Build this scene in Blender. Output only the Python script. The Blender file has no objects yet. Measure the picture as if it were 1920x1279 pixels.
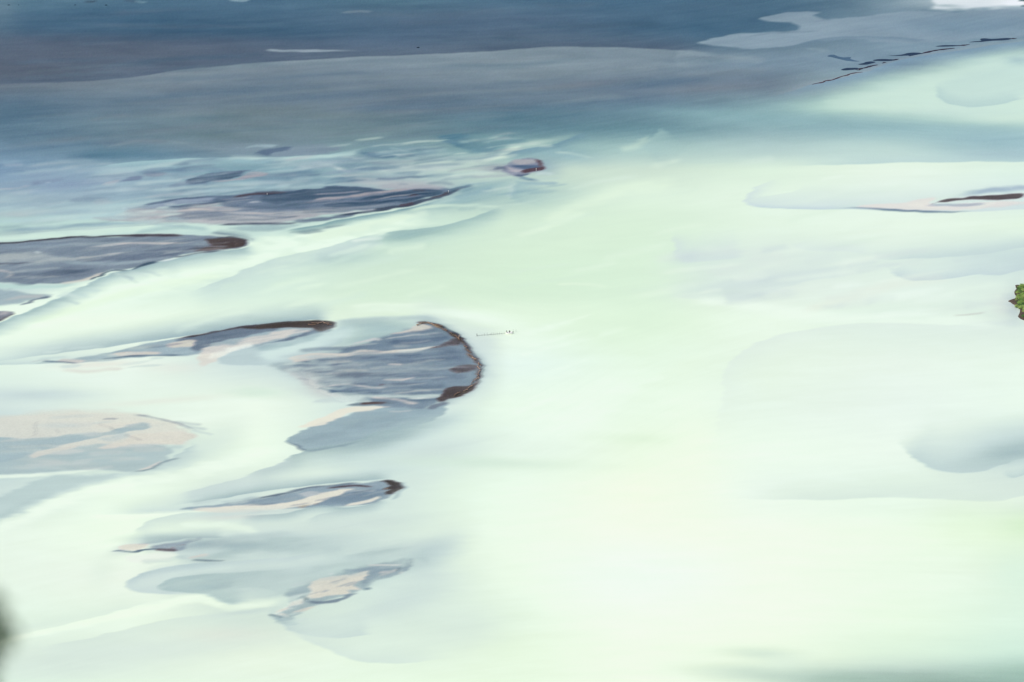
import bpy, bmesh, math, random
import numpy as np
from mathutils import Vector, Matrix

scene = bpy.context.scene
# ---------------------------------------------------------------- camera
CAM_H, PITCH, FPX = 600.0, math.radians(25), 70.0 / 36.0 * 1920.0
cam_data = bpy.data.cameras.new('camera')
cam_data.lens = 70
cam_data.sensor_width = 36
cam_data.sensor_fit = 'HORIZONTAL'
cam_data.clip_start = 0.05
cam_data.clip_end = 600000
cam_data.dof.use_dof = True
cam_data.dof.focus_distance = 1400
cam_data.dof.aperture_fstop = 2.8
cam = bpy.data.objects.new('camera', cam_data)
scene.collection.objects.link(cam)
cam.location = (0, 0, CAM_H)
cam.rotation_euler = (math.radians(90) - PITCH, 0, 0)
scene.camera = cam
# ---------------------------------------------------------------- sky, sun, exposure
SUN_EL, SUN_AZ = math.radians(52), math.radians(-125)      # bright thin overcast, light from the left
world = bpy.data.worlds.new("World")
scene.world = world
world.use_nodes = True
nt = world.node_tree
sky = nt.nodes.new('ShaderNodeTexSky')
sky.sky_type = 'NISHITA'
sky.sun_disc = False
sky.sun_elevation = SUN_EL
sky.sun_rotation = SUN_AZ
sky.air_density = 1.0
sky.dust_density = 2.0
bg = nt.nodes['Background']
bg.inputs['Strength'].default_value = 0.1
nt.links.new(sky.outputs['Color'], bg.inputs['Color'])
sun_data = bpy.data.lights.new('sun', 'SUN')
sun_data.energy = 1.5
sun_data.angle = math.radians(11)
sun_data.color = (1.0, 0.96, 0.9)
sun = bpy.data.objects.new('sun', sun_data)
scene.collection.objects.link(sun)
sdir = Vector((math.sin(SUN_AZ) * math.cos(SUN_EL), math.cos(SUN_AZ) * math.cos(SUN_EL), math.sin(SUN_EL)))
sun.rotation_euler = sdir.to_track_quat('Z', 'Y').to_euler()
scene.view_settings.view_transform = 'Standard'
scene.view_settings.look = 'None'
scene.view_settings.gamma = 1
scene.view_settings.exposure = 0.68
# light that a level white surface gets (measured), and the little the water mirrors
GAIN = np.array([1.0798, 1.1151, 1.2385], np.float32)
OFFS = np.array([0.0144, 0.02, 0.0288], np.float32)

def srgb2lin(c):
    c = np.asarray(c, np.float32) / 255.0
    return np.where(c <= .04045, c / 12.92, ((c + .055) / 1.055) ** 2.4)
def albedo(c):
    return np.clip((srgb2lin(c) - OFFS) / GAIN, 0.004, 0.93)

cc, ss = math.cos(PITCH), math.sin(PITCH)
def ground(px, py, z=0.0):
    """where the line of sight through a point of the photograph meets the level z"""
    dx = (np.asarray(px, np.float64) - 960) / FPX
    dy = (639.5 - np.asarray(py, np.float64)) / FPX
    wy, wz = cc + dy * ss, -ss + dy * cc
    t = (z - CAM_H) / wz
    return dx * t, wy * t

def tag(o, label=None, cat=None, group=None, kind=None):
    for k, v in (('label', label), ('category', cat), ('group', group), ('kind', kind)):
        if v: o[k] = v
    return o
def mesh_obj(name, verts, faces, m=None, parent=None, smooth=False):
    me = bpy.data.meshes.new(name)
    me.from_pydata([tuple(v) for v in verts], [], faces)
    me.update()
    o = bpy.data.objects.new(name, me)
    scene.collection.objects.link(o)
    if m: me.materials.append(m)
    if parent: o.parent = parent
    if smooth:
        me.polygons.foreach_set('use_smooth', [True] * len(me.polygons))
    return o
def empty(name, loc, rz=0):
    o = bpy.data.objects.new(name, None)
    o.empty_display_size = .3
    scene.collection.objects.link(o)
    o.location = loc
    o.rotation_euler = (0, 0, rz)
    return o
def copy_tree(o, parent=None):
    c = o.copy()
    scene.collection.objects.link(c)
    c.parent = parent
    for ch in [q for q in scene.objects if q.parent == o]:
        copy_tree(ch, c)
    return c
def mat(name, col, rough=.8, spec=.3, var=0.0, scale=5.0, bump=0.0, metal=0.0):
    m = bpy.data.materials.new(name)
    m.use_nodes = True
    n = m.node_tree
    p = n.nodes['Principled BSDF']
    p.inputs['Base Color'].default_value = (*col, 1)
    p.inputs['Roughness'].default_value = rough
    p.inputs['Specular IOR Level'].default_value = spec
    p.inputs['Metallic'].default_value = metal
    if var or bump:
        tc = n.nodes.new('ShaderNodeTexCoord')
        nz = n.nodes.new('ShaderNodeTexNoise')
        nz.inputs['Scale'].default_value = scale
        nz.inputs['Detail'].default_value = 5
        n.links.new(tc.outputs['Object'], nz.inputs['Vector'])
        if var:
            r = n.nodes.new('ShaderNodeValToRGB')
            r.color_ramp.elements[0].position = .3
            r.color_ramp.elements[1].position = .7
            r.color_ramp.elements[0].color = (*[max(0, c * (1 - var)) for c in col], 1)
            r.color_ramp.elements[1].color = (*[min(1, c * (1 + var)) for c in col], 1)
            n.links.new(nz.outputs['Fac'], r.inputs['Fac'])
            n.links.new(r.outputs['Color'], p.inputs['Base Color'])
        if bump:
            b = n.nodes.new('ShaderNodeBump')
            b.inputs['Strength'].default_value = bump
            n.links.new(nz.outputs['Fac'], b.inputs['Height'])
            n.links.new(b.outputs['Normal'], p.inputs['Normal'])
    return m

import random
# ---------------------------------------------------------------- colours of silt, water and sand on the flats
XS0, XS1, YS0, YS1 = -180.0, 2100.0, -60.0, 1340.0
NX, NY = 1700, 1100
gx = np.linspace(XS0, XS1, NX).astype(np.float32)
gy = np.linspace(YS0, YS1, NY).astype(np.float32)
rng = np.random.RandomState(7)

def bspl(coords, n):
    """cubic b-spline weight matrix for lattice of n+3 knots"""
    M = np.zeros((len(coords), n + 3), np.float32)
    i = np.clip(np.floor(coords).astype(int), 0, n - 1)
    t = coords - i
    w = [(1 - t)**3 / 6, (3*t**3 - 6*t**2 + 4) / 6, (-3*t**3 + 3*t**2 + 3*t + 1) / 6, t**3 / 6]
    r = np.arange(len(coords))
    for k in range(4):
        M[r, i + k] += w[k]
    return M

def vnoise(cx, cy, seed):
    r = np.random.RandomState(seed)
    nx = int((XS1 - XS0) / cx) + 1
    ny = int((YS1 - YS0) / cy) + 1
    R = r.rand(ny + 3, nx + 3).astype(np.float32) * 2 - 1
    return (bspl((gy - YS0) / cy, ny) @ R @ bspl((gx - XS0) / cx, nx).T) * 1.8

# domain warp: the shorelines meander a little
WX = 5 * vnoise(90, 30, 1) + 2.5 * vnoise(30, 10, 2) + 1.0 * vnoise(9, 4, 3)
WX += 4.2 * vnoise(46, 3.2, 8) + 1.8 * vnoise(22, 1.8, 9)
WY = 1.6 * vnoise(120, 50, 4) + 0.9 * vnoise(36, 16, 5) + 0.55 * vnoise(12, 6, 6)
PX = gx[None, :] + WX
PY = gy[:, None] + WY

# --- smooth base field (columns 0..1920 step 240)
BROWS = [0, 40, 80, 120, 160, 200, 240, 280, 320, 360, 420, 480, 540, 600, 680, 760, 840, 920, 1000, 1080, 1160, 1220, 1279]
BASE = """
587892 4c6c88 4b6a87 507089 4b6985 466684 486782 647d96 7891aa
466480 3e5d7a 44617d 4e6782 506782 486480 4c6984 738aa2 708aa5
525f77 505e76 526079 546884 53677f 516882 62788f 788fa8 7890a8
5a6276 5b6478 64728a 78889d 8090a2 7c8ca0 768aa2 738aa3 afcdd7
626e82 6e7e94 697a91 6c7c92 738296 6c7c94 6e7d94 aac8cd c8e1dc
5c7088 64788f 67788c 64768e 62768e 607892 7d9bac c3dcd7 bed7d7
55708a 667d91 6c808f 6c8291 5f8094 698c9e 8caab6 9bbcc6 aac8cd
7391a8 628094 7d91a0 82a0a8 87aaaf aac8c6 b4cdcd bed7d4 9bbcc6
7d9bb2 96b4be 82a5af aac3c3 bed4c8 c8dcd0 d7ebdc e1f0e4 d7ece4
96b2c3 91acbc 91acb6 a0b9be b9d2c8 d7ebdc def0e2 deeee6 d2e4e4
b4d2d2 bedad7 b9d4d4 beDAd2 cde4d4 d4ead8 def0e2 e2f2e4 def0e2
b9cdd2 bed2d7 c8e0d7 c8e0d2 d2e8d6 d6ecda d6e6e1 d7e8e2 c3d7da
bed4d7 d7ece1 d2e8de d0e6d6 d2e8d6 d6ecda dae8e2 deeee6 d7e8e2
e8f8e4 e8f8e6 def0e1 daecdc e2f4e2 d8eeda e4f4e4 daece2 d7e8e1
def0e6 e4f2e8 c8dadc a5bac8 e0f2ea def2e0 e0f0e2 e2f0e6 e2f2e6
cddede deeee4 e6f4e6 c6dadc e4f6e6 e4f6e4 e0f0e4 e2f0e8 e4f4e8
a5bcc6 b9cdd0 e8f8e6 c4d8dc dceee4 e4f4e0 e8f8e8 e8f6ea c0d4d8
c8dada e8f8e6 d4e4de cde0dc e6f8e6 eefae4 e8f6ea def0e4 d4e4de
e1f0e4 eafae6 cddeda d0e2dc e8f8e6 f0fce6 eefae8 e8f8e4 dcf0d9
e1f0e4 e4f0e4 bed2d2 cde0dc e6f6e4 f2fef2 eefae8 e6f6e4 def0e1
def0e4 e4f4e4 cdded7 d4e6de e2f4e2 f0fcea eefae8 e4f6e2 d7eee1
d7e8de dcece2 e2f0e0 def0e2 e0f2de ecfae6 e8f6e2 d9eede cde8dc
d7ebe1 def0e2 e0f0e2 e2f4e2 e2f4e0 ecfae6 e4f4e4 cde0da b4d2cd
"""
def hexrow(l):
    return [[int(h[i:i + 2], 16) for i in (0, 2, 4)] for h in l.split()]
B = np.array([hexrow(l) for l in BASE.strip().splitlines()], np.float32)
def lin_w(c, knots):
    knots = np.asarray(knots, np.float32)
    c = np.clip(c, knots[0], knots[-1])
    i = np.clip(np.searchsorted(knots, c, side='right') - 1, 0, len(knots) - 2)
    t = (c - knots[i]) / (knots[i + 1] - knots[i])
    t = 0.5 * t + 0.5 * t * t * (3 - 2 * t)
    M = np.zeros((len(c), len(knots)), np.float32)
    r = np.arange(len(c))
    M[r, i] = 1 - t
    M[r, i + 1] = t
    return M
My, Mx = lin_w(gy, BROWS), lin_w(gx, np.arange(9) * 240)
IMG = np.stack([My @ B[:, :, k] @ Mx.T for k in range(3)], -1)

def spline(pts, closed=False, n=5):
    P = np.array(pts, np.float64)
    out = []
    N = len(P)
    rngi = range(N if closed else N - 1)
    for i in rngi:
        if closed:
            a, b, c, d = P[(i - 1) % N], P[i], P[(i + 1) % N], P[(i + 2) % N]
        else:
            b, c = P[i], P[i + 1]
            a = P[i - 1] if i > 0 else 2 * b - c
            d = P[i + 2] if i + 2 < N else 2 * c - b
        L = np.hypot(*(c - b)[:2])
        m = int(np.clip(L / 12, 2, n))
        for k in range(m):
            t = k / m
            # centripetal-ish: tension .5 catmull-rom
            out.append(0.5 * ((2 * b) + (-a + c) * t + (2 * a - 5 * b + 4 * c - d) * t * t + (-a + 3 * b - 3 * c + d) * t**3))
    if not closed:
        out.append(P[-1])
    return np.array(out, np.float32)

def window(P, m):
    x0, x1 = P[:, 0].min() - m - 14, P[:, 0].max() + m + 14
    y0, y1 = P[:, 1].min() - m - 8, P[:, 1].max() + m + 8
    i0, i1 = np.searchsorted(gx, [x0, x1])
    j0, j1 = np.searchsorted(gy, [y0, y1])
    return slice(j0, j1), slice(i0, i1)

def dist_poly(P, closed, m, yscale=1.0):
    """distance, side, arc-parameter to a polyline inside its window"""
    sl = window(P, m)
    X, Y = PX[sl], PY[sl]
    n = len(P)
    A = P
    Bp = np.roll(P, -1, 0) if closed else P[1:]
    if not closed:
        A = P[:-1]
    seg = np.hypot(Bp[:, 0] - A[:, 0], Bp[:, 1] - A[:, 1])
    cum = np.concatenate([[0], np.cumsum(seg)])
    tot = max(cum[-1], 1e-6)
    best = np.full(X.shape, 1e12, np.float32)
    side = np.zeros(X.shape, np.float32)
    par = np.zeros(X.shape, np.float32)
    inside = np.zeros(X.shape, bool)
    M2 = (m + 3.0) ** 2
    for k in range(len(A)):
        ax, ay = A[k, :2]
        bx, by = Bp[k, :2]
        dx, dy = bx - ax, by - ay
        L2 = dx * dx + dy * dy
        if closed and ay != by:
            c = ((Y > ay) != (Y > by))
            xi = ax + (Y - ay) * (dx / dy)
            inside ^= (c & (X < xi))
        if L2 < 1e-9:
            continue
        # sub-window for this segment only
        qx0, qx1 = np.searchsorted(gx[sl[1]], [min(ax, bx) - m - 14, max(ax, bx) + m + 14])
        qy0, qy1 = np.searchsorted(gy[sl[0]], [min(ay, by) - m - 8, max(ay, by) + m + 8])
        q = (slice(qy0, qy1), slice(qx0, qx1))
        x, y = X[q] - ax, Y[q] - ay
        t = np.clip((x * dx + y * dy) / L2, 0, 1)
        ex, ey = x - t * dx, (y - t * dy) * yscale
        d2 = ex * ex + ey * ey
        b = best[q]
        u = d2 < b
        b[u] = d2[u]
        s = side[q]
        s[u] = (dx * y - dy * x)[u]
        p = par[q]
        p[u] = ((cum[k] + t * seg[k]) / tot)[u]
    return sl, np.sqrt(best), side, par, inside

def sstep(t):
    t = np.clip(t, 0, 1)
    return t * t * (3 - 2 * t)

def blend(sl, a, col):
    v = IMG[sl]
    v += a[..., None] * (np.array(col, np.float32) - v)

def taper(par, ends=(.12, .12)):
    a = np.ones_like(par)
    if ends[0] > 0: a = a * sstep(par / ends[0])
    if ends[1] > 0: a = a * sstep((1 - par) / ends[1])
    return a

def F(col, pts, soft=2.0, op=1.0):
    """filled patch, edge fades over soft (inside and out)"""
    P = spline(pts, True)
    sl, d, s, p, ins = dist_poly(P, True, soft)
    sd = np.where(ins, d, -d) + EN[sl] * min(3.2, .5 + soft * .7)
    a = op * sstep((sd + soft * .6) / (soft * 1.6))
    blend(sl, a, col)
    return sl, a

def E(col, pts, ln, side=1, op=1.0, edge=1.6, pw=1.7, ends=(.15, .15), ys=1.0):
    """one-sided wash: crisp along the line, fading away to one side"""
    P = spline(pts)
    sl, d, s, p, _ = dist_poly(P, False, ln, ys)
    sd = np.where(s * side > 0, d, -d)
    a = sstep((sd + edge * .5) / edge) * np.clip(1 - sd / ln, 0, 1) ** pw
    blend(sl, op * a * taper(p, ends), col)

def S(col, pts, w, soft=1.2, op=1.0, ends=(.2, .2), dots=None):
    """streak, half-width w with soft rim, thinning to its ends"""
    P = spline(pts)
    sl, d, s, p, _ = dist_poly(P, False, w + soft)
    tp = taper(p, ends)
    ww = w * (0.25 + 0.75 * tp)
    ww = ww * (1 + .45 * EN[sl])
    a = op * (1 - .35 * sstep(EN2[sl] * .8 + .2)) * sstep((ww + soft - d) / max(soft, .3) * .8) * np.minimum(1, tp * 1.6)
    if dots is not None:
        a = a * sstep((dots[sl] + .1) * 2.2)
    blend(sl, a, col)

def G(col, cx, cy, rx, ry, rot=0.0, op=1.0):
    """soft patch"""
    R = max(rx, ry) * 1.9
    i0, i1 = np.searchsorted(gx, [cx - R, cx + R])
    ryy = 1.9 * (ry + abs(math.sin(math.radians(rot))) * rx)
    j0, j1 = np.searchsorted(gy, [cy - ryy, cy + ryy])
    sl = (slice(j0, j1), slice(i0, i1))
    x, y = PX[sl] - cx, PY[sl] - cy
    c, s_ = math.cos(math.radians(rot)), math.sin(math.radians(rot))
    u, v = (x * c + y * s_) / rx, (-x * s_ + y * c) / ry
    q = u * u + v * v
    blend(sl, op * np.exp(-1.1 * q) * sstep((3.6 - q) / 1.5), col)

DOT = vnoise(5, 3, 31)
EN = .75 * vnoise(26, 4, 51) + .45 * vnoise(9, 2.2, 52)
EN2 = vnoise(22, 5, 53)
# ---- the far water, dark and wide
G((86,97,119), 150,108,300,34, -1, .9)
G((92,98,116), 40,140,120,16,-2,.7)
G((60,91,120), 480,52,260,22,1,.8)
G((60,92,122), 170,48,190,16,0,.7)
G((84,104,132), 900,45,260,24,0,.5)
G((66,99,128), 1330,55,180,30,0,.8)
G((108,130,152), 0,20,30,60,0,.5)
UP=[(-160,162),(0,158),(150,153),(250,146),(310,135),(400,126),(500,117),(640,108),(800,101),(960,92),(1080,88),(1200,91),(1290,95),(1380,103)]
E((82,97,121), UP, 46, -1, .85, ends=(0,.1), edge=3)
E((132,147,165), UP, 46, 1, .9, ends=(.45,.12), pw=1.3)
E((112,124,143), [(-160,166),(0,162),(150,158),(300,152)], 12, 1, .7, ends=(0,.4))
G((98,118,143), 900,168,260,14,-3,.6)
G((118,126,145), 1080,158,90,7,-4,.6)
G((84,108,138), 1250,152,90,9,-6,.6)
G((120,128,146), 1330,165,80,7,-3,.5)
G((112,128,150), 560,140,260,12,-3,.5)
G((92,114,140), 500,180,300,12,0,.5)
G((112,128,142), 480,208,200,10,-5,.6)
G((116,132,142), 660,216,160,9,0,.5)
G((84,112,132), 380,222,60,7,-4,.4)
G((96,118,128), 420,258,90,10,2,.5)
G((80,112,140), 30,210,110,34,0,.5)
G((86,122,146), 1000,215,220,16,-3,.6)
E((128,142,158), [(180,282),(260,268),(330,268),(400,276),(470,276)], 12, -1,.4)
S((152,166,186), [(495,93),(530,95),(600,94),(690,96)], 1.6,1.6,.9,ends=(.1,.6))  # thin glint painted as a pale streak
S((118,137,160), [(640,24),(670,21),(700,21)],1.3,2,.7)
S((140,165,185), [(425,-1),(450,1),(470,-1)],1.4,1.5,.8)
S((60,82,104), [(155,3),(165,4),(178,3)],1.4,1.2,1)
S((72,95,120), [(228,0),(240,2),(255,3)],1.2,1.2,.9)
S((120,148,170), [(250,1),(262,5),(272,3)],1.2,1.5,.7)
# ---- top right, pale tongue and a painted white sheen
F((134,153,176), [(1305,78),(1340,70),(1390,62),(1440,60),(1488,59),(1491,50),(1480,44),(1440,41),(1420,35),(1440,27),(1480,22),(1545,23),(1530,29),(1546,36),(1600,33),(1660,26),(1720,20),(1790,23),(1830,19),(1880,15),(2000,12),(2100,14),(2100,66),(1925,68),(1700,82),(1600,74),(1530,77),(1490,86),(1430,90),(1350,86)],1.6,.95)
G((114,139,166),1820,48,150,22,0,.85)
G((120,143,168),1640,100,120,16,-4,.6)
G((112,134,160), 1450,112,110,18,0,.6)
E((104,128,155), [(1488,86),(1530,75),(1590,69),(1660,70),(1745,77)],13,1,.8)
S((112,132,156), [(1400,68),(1440,62),(1500,61),(1535,59)],1.2,1.5,.7)
S((112,130,156), [(1525,42),(1545,38),(1560,40)],1.2,1.5,.5)
F((142,158,176), [(1262,92),(1300,94),(1340,101),(1400,103),(1436,110),(1420,117),(1380,114),(1330,113),(1290,120),(1262,122)],7,.6)
G((112,128,150),1320,107,46,3,0,.6)
F((150,168,185), [(1510,90),(1545,89),(1560,95),(1540,97),(1515,94)],4,.4)
G((150,168,186),1730,6,90,16,0,.6)
G((190,202,214),1790,4,70,10,0,.6)
F((222,230,238), [(1765,-60),(2100,-60),(2100,13),(1925,14),(1880,14),(1865,17),(1800,20),(1772,19),(1745,17),(1755,8)],7,.88)  # white glint put into the surface colour
G((244,248,252),1915,6,50,8,0,.9)
G((140,160,180),1775,11,26,3,4,.6)
S((60,80,100), [(1903,2),(1914,2),(1932,5)],1.5,1,1,ends=(.3,0))
S((50,70,90), [(1915,12),(1932,13)],1.2,1,1,ends=(.3,0))
# ---- right: pale water behind the line of pools
G((172,205,206),1560,200,130,22,-6,.7)
F((203,228,218), [(2100,70),(1925,84),(1850,97),(1760,118),(1680,143),(1610,168),(1560,190),(1700,204),(1925,232),(2100,235)],34,.85)
G((196,222,214),1640,185,90,16,-10,.6)
LN=[(1430,186),(1480,174),(1520,160),(1545,154),(1580,147),(1620,136),(1640,128),(1700,110),(1800,93),(1925,76),(2100,60)]
E((124,152,182), LN,24,1,.9,ends=(.2,0))
E((150,158,176), LN,12,-1,.45,ends=(.1,.5))
F((176,203,211), [(1925,112),(1870,124),(1810,134),(1770,150),(1752,170),(1765,190),(1800,200),(1860,196),(1925,182),(2100,170),(2100,100)],14,.3)
E((165,192,206), [(1765,150),(1752,172),(1768,191),(1805,201),(1860,197),(1925,184)],26,-1,.6)
G((165,192,206),1910,112,24,9,0,.8)
G((140,174,188),1500,226,260,17,2,.75)
G((136,172,186),1330,214,150,12,3,.6)
G((154,187,200),1860,258,150,20,0,.75)
G((208,230,216),1900,222,150,10,0,.5)
G((204,228,214),1640,200,100,10,0,.4)
E((178,206,210), [(1440,312),(1560,308),(1720,304),(1925,303),(2100,300)],46,-1,.75,ends=(.3,0))
E((228,244,228), [(1440,313),(1560,309),(1720,305),(1925,304),(2100,301)],30,1,.7,ends=(.3,0))
G((168,195,203),1880,288,80,10,0,.7)
# right bar
E((200,217,224), [(1470,332),(1418,350),(1404,374),(1418,387),(1500,391),(1600,393),(1680,395),(1830,396),(1925,392),(2100,386)],48,-1,.85,ends=(.12,0),pw=1.2)
E((176,198,214), [(1404,374),(1418,387),(1500,391),(1640,394)],9,-1,.6)
F((224,218,218), [(1615,389),(1660,382),(1700,376),(1752,368),(1742,380),(1762,386),(1800,393),(1700,394)],3.5,.9)
F((218,214,216), [(1755,386),(1850,378),(1925,376),(2100,372),(2100,380),(1925,384),(1830,392)],3,.85)
S((150,172,192), [(1770,372),(1800,365),(1860,358),(1925,352),(2000,345)],3,5,.7,ends=(.3,0))
F((98,84,94), [(1745,381),(1760,376),(1772,372),(1820,368),(1880,364),(1908,362),(1914,367),(1905,371),(1890,374),(1830,375),(1775,377)],1.4,1)
S((150,165,185), [(1725,385),(1760,383),(1800,384),(1850,382)],1.5,2,.6)
S((105,128,152), [(1560,390),(1620,391),(1680,394),(1760,396),(1830,394)],1.2,1.6,.95,ends=(.5,.3))
S((140,160,180), [(1915,375),(1960,370),(2050,362)],2,2,.5,ends=(.3,0))
# ---- centre: milky green water
G((208,233,212),1030,515,210,70,-6,.75)
G((208,232,212),760,545,150,24,-4,.6)
G((214,236,216),1120,440,160,50,-10,.4)
G((224,243,226),920,590,150,16,-2,.5)
G((216,238,218),1100,610,120,40,0,.5)
S((224,243,224), [(1000,425),(1060,398),(1120,374),(1190,352),(1280,342)],5,16,.55)
S((228,246,228), [(960,445),(1040,420),(1110,395)],2,6,.4)
S((228,245,228), [(1040,534),(1080,531),(1140,536)],1,4,.5)
S((230,246,232), [(640,578),(700,571),(760,572),(820,570)],1.5,6,.6)
E((222,240,222), [(1110,800),(1180,750),(1240,700),(1350,640)],70,1,.5,edge=14)
G((204,226,214),900,866,170,11,2,.8)
G((208,228,220),800,855,100,20,0,.5)
G((216,236,216),1190,822,90,11,1,.7)
G((236,250,236),1090,770,150,60,-30,.5)
G((232,248,232),960,640,70,30,0,.5)
E((166,196,198), [(1240,238),(1226,256),(1202,276)],70,-1,.6)
S((200,222,210), [(1160,282),(1195,274),(1220,256)],2,9,.5)
E((190,214,208), [(1262,288),(1258,302),(1300,308),(1400,304)],50,-1,.4)
# ---- right pale shoals
G((184,202,213),1284,482,26,10,-8,.85)
E((202,218,222), [(1262,430),(1262,470),(1270,492),(1330,488),(1400,480)],70,-1,.75,edge=5)
G((200,216,221),1400,530,110,18,-8,.55)
G((206,222,224),1330,500,70,30,0,.4)
E((196,214,219), [(1240,555),(1330,562),(1400,560),(1450,545),(1520,525),(1600,515)],50,-1,.45,edge=6)
E((208,224,226), [(1490,450),(1492,462),(1530,470),(1600,472),(1640,478)],30,-1,.5,edge=4)
E((190,210,215), [(1625,484),(1665,487),(1720,485),(1850,475),(1925,462),(2100,440)],30,-1,.75,ends=(.2,0))
E((188,207,216), [(1672,494),(1668,505),(1682,518),(1715,527),(1780,522),(1835,512),(1870,515),(1925,503),(2100,470)],38,-1,.8,ends=(.08,0))
S((236,250,236), [(1240,558),(1380,566),(1450,580),(1540,594),(1640,601),(1780,601),(1925,614)],5,14,.6)
S((222,226,219), [(1490,585),(1600,555),(1700,528),(1790,520)],4,14,.3)
S((195,200,198), [(1785,590),(1815,588),(1850,583)],.8,1.6,.6)
G((205,220,222),1880,605,60,8,0,.6)
G((205,212,214),1880,572,26,24,0,.5)
G((170,185,200),1905,570,20,34,0,.55)
BIGZ=[(1318,900),(1345,800),(1355,740),(1356,700),(1380,665),(1420,642),(1480,624),(1560,612),(1640,607),(1750,607),(1925,614),(2100,620)]
E((216,231,227), BIGZ,80,1,.75,ends=(.3,0),edge=4)
E((208,225,220), [(1330,930),(1400,935),(1530,938),(1680,933),(1800,938),(1880,938),(1925,928),(2100,905)],80,-1,.8,ends=(.25,0),edge=2.5)
E((232,248,230), [(1330,931),(1400,937),(1530,940),(1680,935),(1800,940),(1880,940),(1925,930),(2100,907)],30,1,.5,ends=(.25,0))
E((184,205,211), [(1672,815),(1690,842),(1715,864),(1745,879),(1780,886),(1830,884),(1880,870),(1925,858),(2100,820)],90,-1,.85,ends=(.15,0),pw=1.2,edge=2.5)
G((162,186,196),1900,848,90,18,-10,.65)
E((172,196,204), [(1868,880),(1880,893),(1900,896),(1925,888),(2000,870)],20,-1,.6,ends=(.2,0))
G((226,240,230),1560,770,120,60,0,.5)
G((208,234,204),1925,985,50,24,0,.7)
G((220,242,216),1820,975,80,30,0,.4)
G((205,234,222),1910,1080,60,50,0,.4)
G((130,160,158),1790,1302,240,44,3,.95)  # shade along the lower right, painted into the water colour and fading left
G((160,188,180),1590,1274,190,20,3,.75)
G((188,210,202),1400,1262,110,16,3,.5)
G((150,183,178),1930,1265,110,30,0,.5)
G((204,224,212),1420,1224,70,12,2,.75)
G((212,232,222),1470,1240,60,20,0,.5)
G((238,253,237),1180,1070,130,70,0,.7)
G((240,252,228),1300,860,60,120,0,.4)
# ---- the bright channel running down to the left
CH=[(-160,640),(0,600),(120,570),(250,532),(400,494),(560,459),(680,436),(800,404),(900,388)]
S((234,251,234), CH,16,34,.85,ends=(0,.25))
S((222,242,218), [(20,608),(100,590),(200,562),(330,530),(440,508)],4,9,.5)
E((188,210,212), [(340,552),(370,540),(430,515),(500,488),(560,474),(620,460),(700,438),(730,432)],60,1,.8,edge=2.2)
F((184,205,211), [(588,478),(640,459),(690,449),(722,450),(700,462),(650,478),(610,492)],10,.5)
G((232,248,232),160,625,190,14,-6,.6)
G((150,183,190),760,440,70,9,-8,.7)
E((150,182,190), [(700,442),(745,432),(800,426),(870,412),(950,385)],38,1,.75)
S((236,244,238), [(660,452),(700,446),(725,447)],1.2,4,.5)
G((168,196,200),640,484,70,12,-4,.5)
# ---- upper left braids: the paler water
G((78,113,137),190,292,48,8,-3,.9)
G((98,135,155),260,292,90,9,0,.6)
TE=[(150,320),(190,314),(230,306),(300,300),(370,297),(440,296),(520,294),(600,291),(655,284),(690,273)]
E((168,203,206), TE,18,1,.9,pw=1.2)
S((190,216,214), [(440,298),(520,297),(600,294),(655,290),(690,274)],1.6,4,.7)
G((150,186,194),330,322,90,8,-3,.6)
G((182,200,200),215,333,50,7,-6,.75)
G((160,190,200),110,326,70,6,-2,.5)
G((130,150,176),130,345,110,10,-3,.65)
G((122,146,172),60,325,70,9,0,.4)
S((165,180,195), [(0,309),(20,309),(45,308)],1,3,.5)
S((184,192,200), [(-20,354),(10,353),(30,351),(42,347),(52,348)],1.1,2,.9,ends=(0,.2))
S((112,126,150), [(50,345),(65,341),(90,338),(120,334)],1.8,3,.7)
S((196,214,222), [(84,341),(93,340)],.8,1.2,.8)
S((176,200,208), [(-40,378),(60,372),(130,365),(200,358),(290,350)],2.4,4,.85,ends=(0,.3))
F((118,136,160), [(128,374),(145,370),(175,368),(207,369),(180,373),(150,375)],3,.9)
S((184,205,210), [(80,381),(110,378),(135,374)],1.2,2.5,.8)
G((146,171,190),110,396,100,5,-2,.7)
G((140,162,184),190,392,60,5,-3,.5)
G((186,196,200),38,399,34,5,0,.8)
S((178,206,214), [(-20,417),(80,408),(160,406),(200,400),(230,393),(245,388)],2.2,4,.8,ends=(0,.2))
G((176,208,215),215,385,40,9,-10,.6)
S((210,228,236), [(228,391),(234,388)],1.4,2,.9)
S((150,178,195), [(0,432),(60,428),(120,424),(220,418),(330,413)],2,4,.8)
S((206,230,220), [(-160,462),(0,446),(100,438),(200,430),(280,424),(360,424),(440,430),(520,440)],5,7,.85,ends=(0,.3))
G((140,170,188),280,432,60,4,-2,.0)
S((160,190,200), [(240,436),(290,428),(340,425),(400,430)],2,5,.7)
# sandy lens below 200,345
F((178,184,192), [(193,346),(205,340),(225,337),(222,344),(205,348)],2,.9)
F((116,130,154), [(222,344),(235,337),(255,331),(266,331),(262,336),(240,342)],2.5,.9)
F((122,136,154), [(270,327),(290,323),(310,325),(300,330),(278,331)],2.5,.8)
G((170,180,188),300,328,24,3,-4,.5)
G((112,146,166),336,323,26,5,0,.6)
G((140,172,180),600,340,70,12,-6,.5)
G((110,144,160),545,328,60,9,-5,.7)
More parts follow.
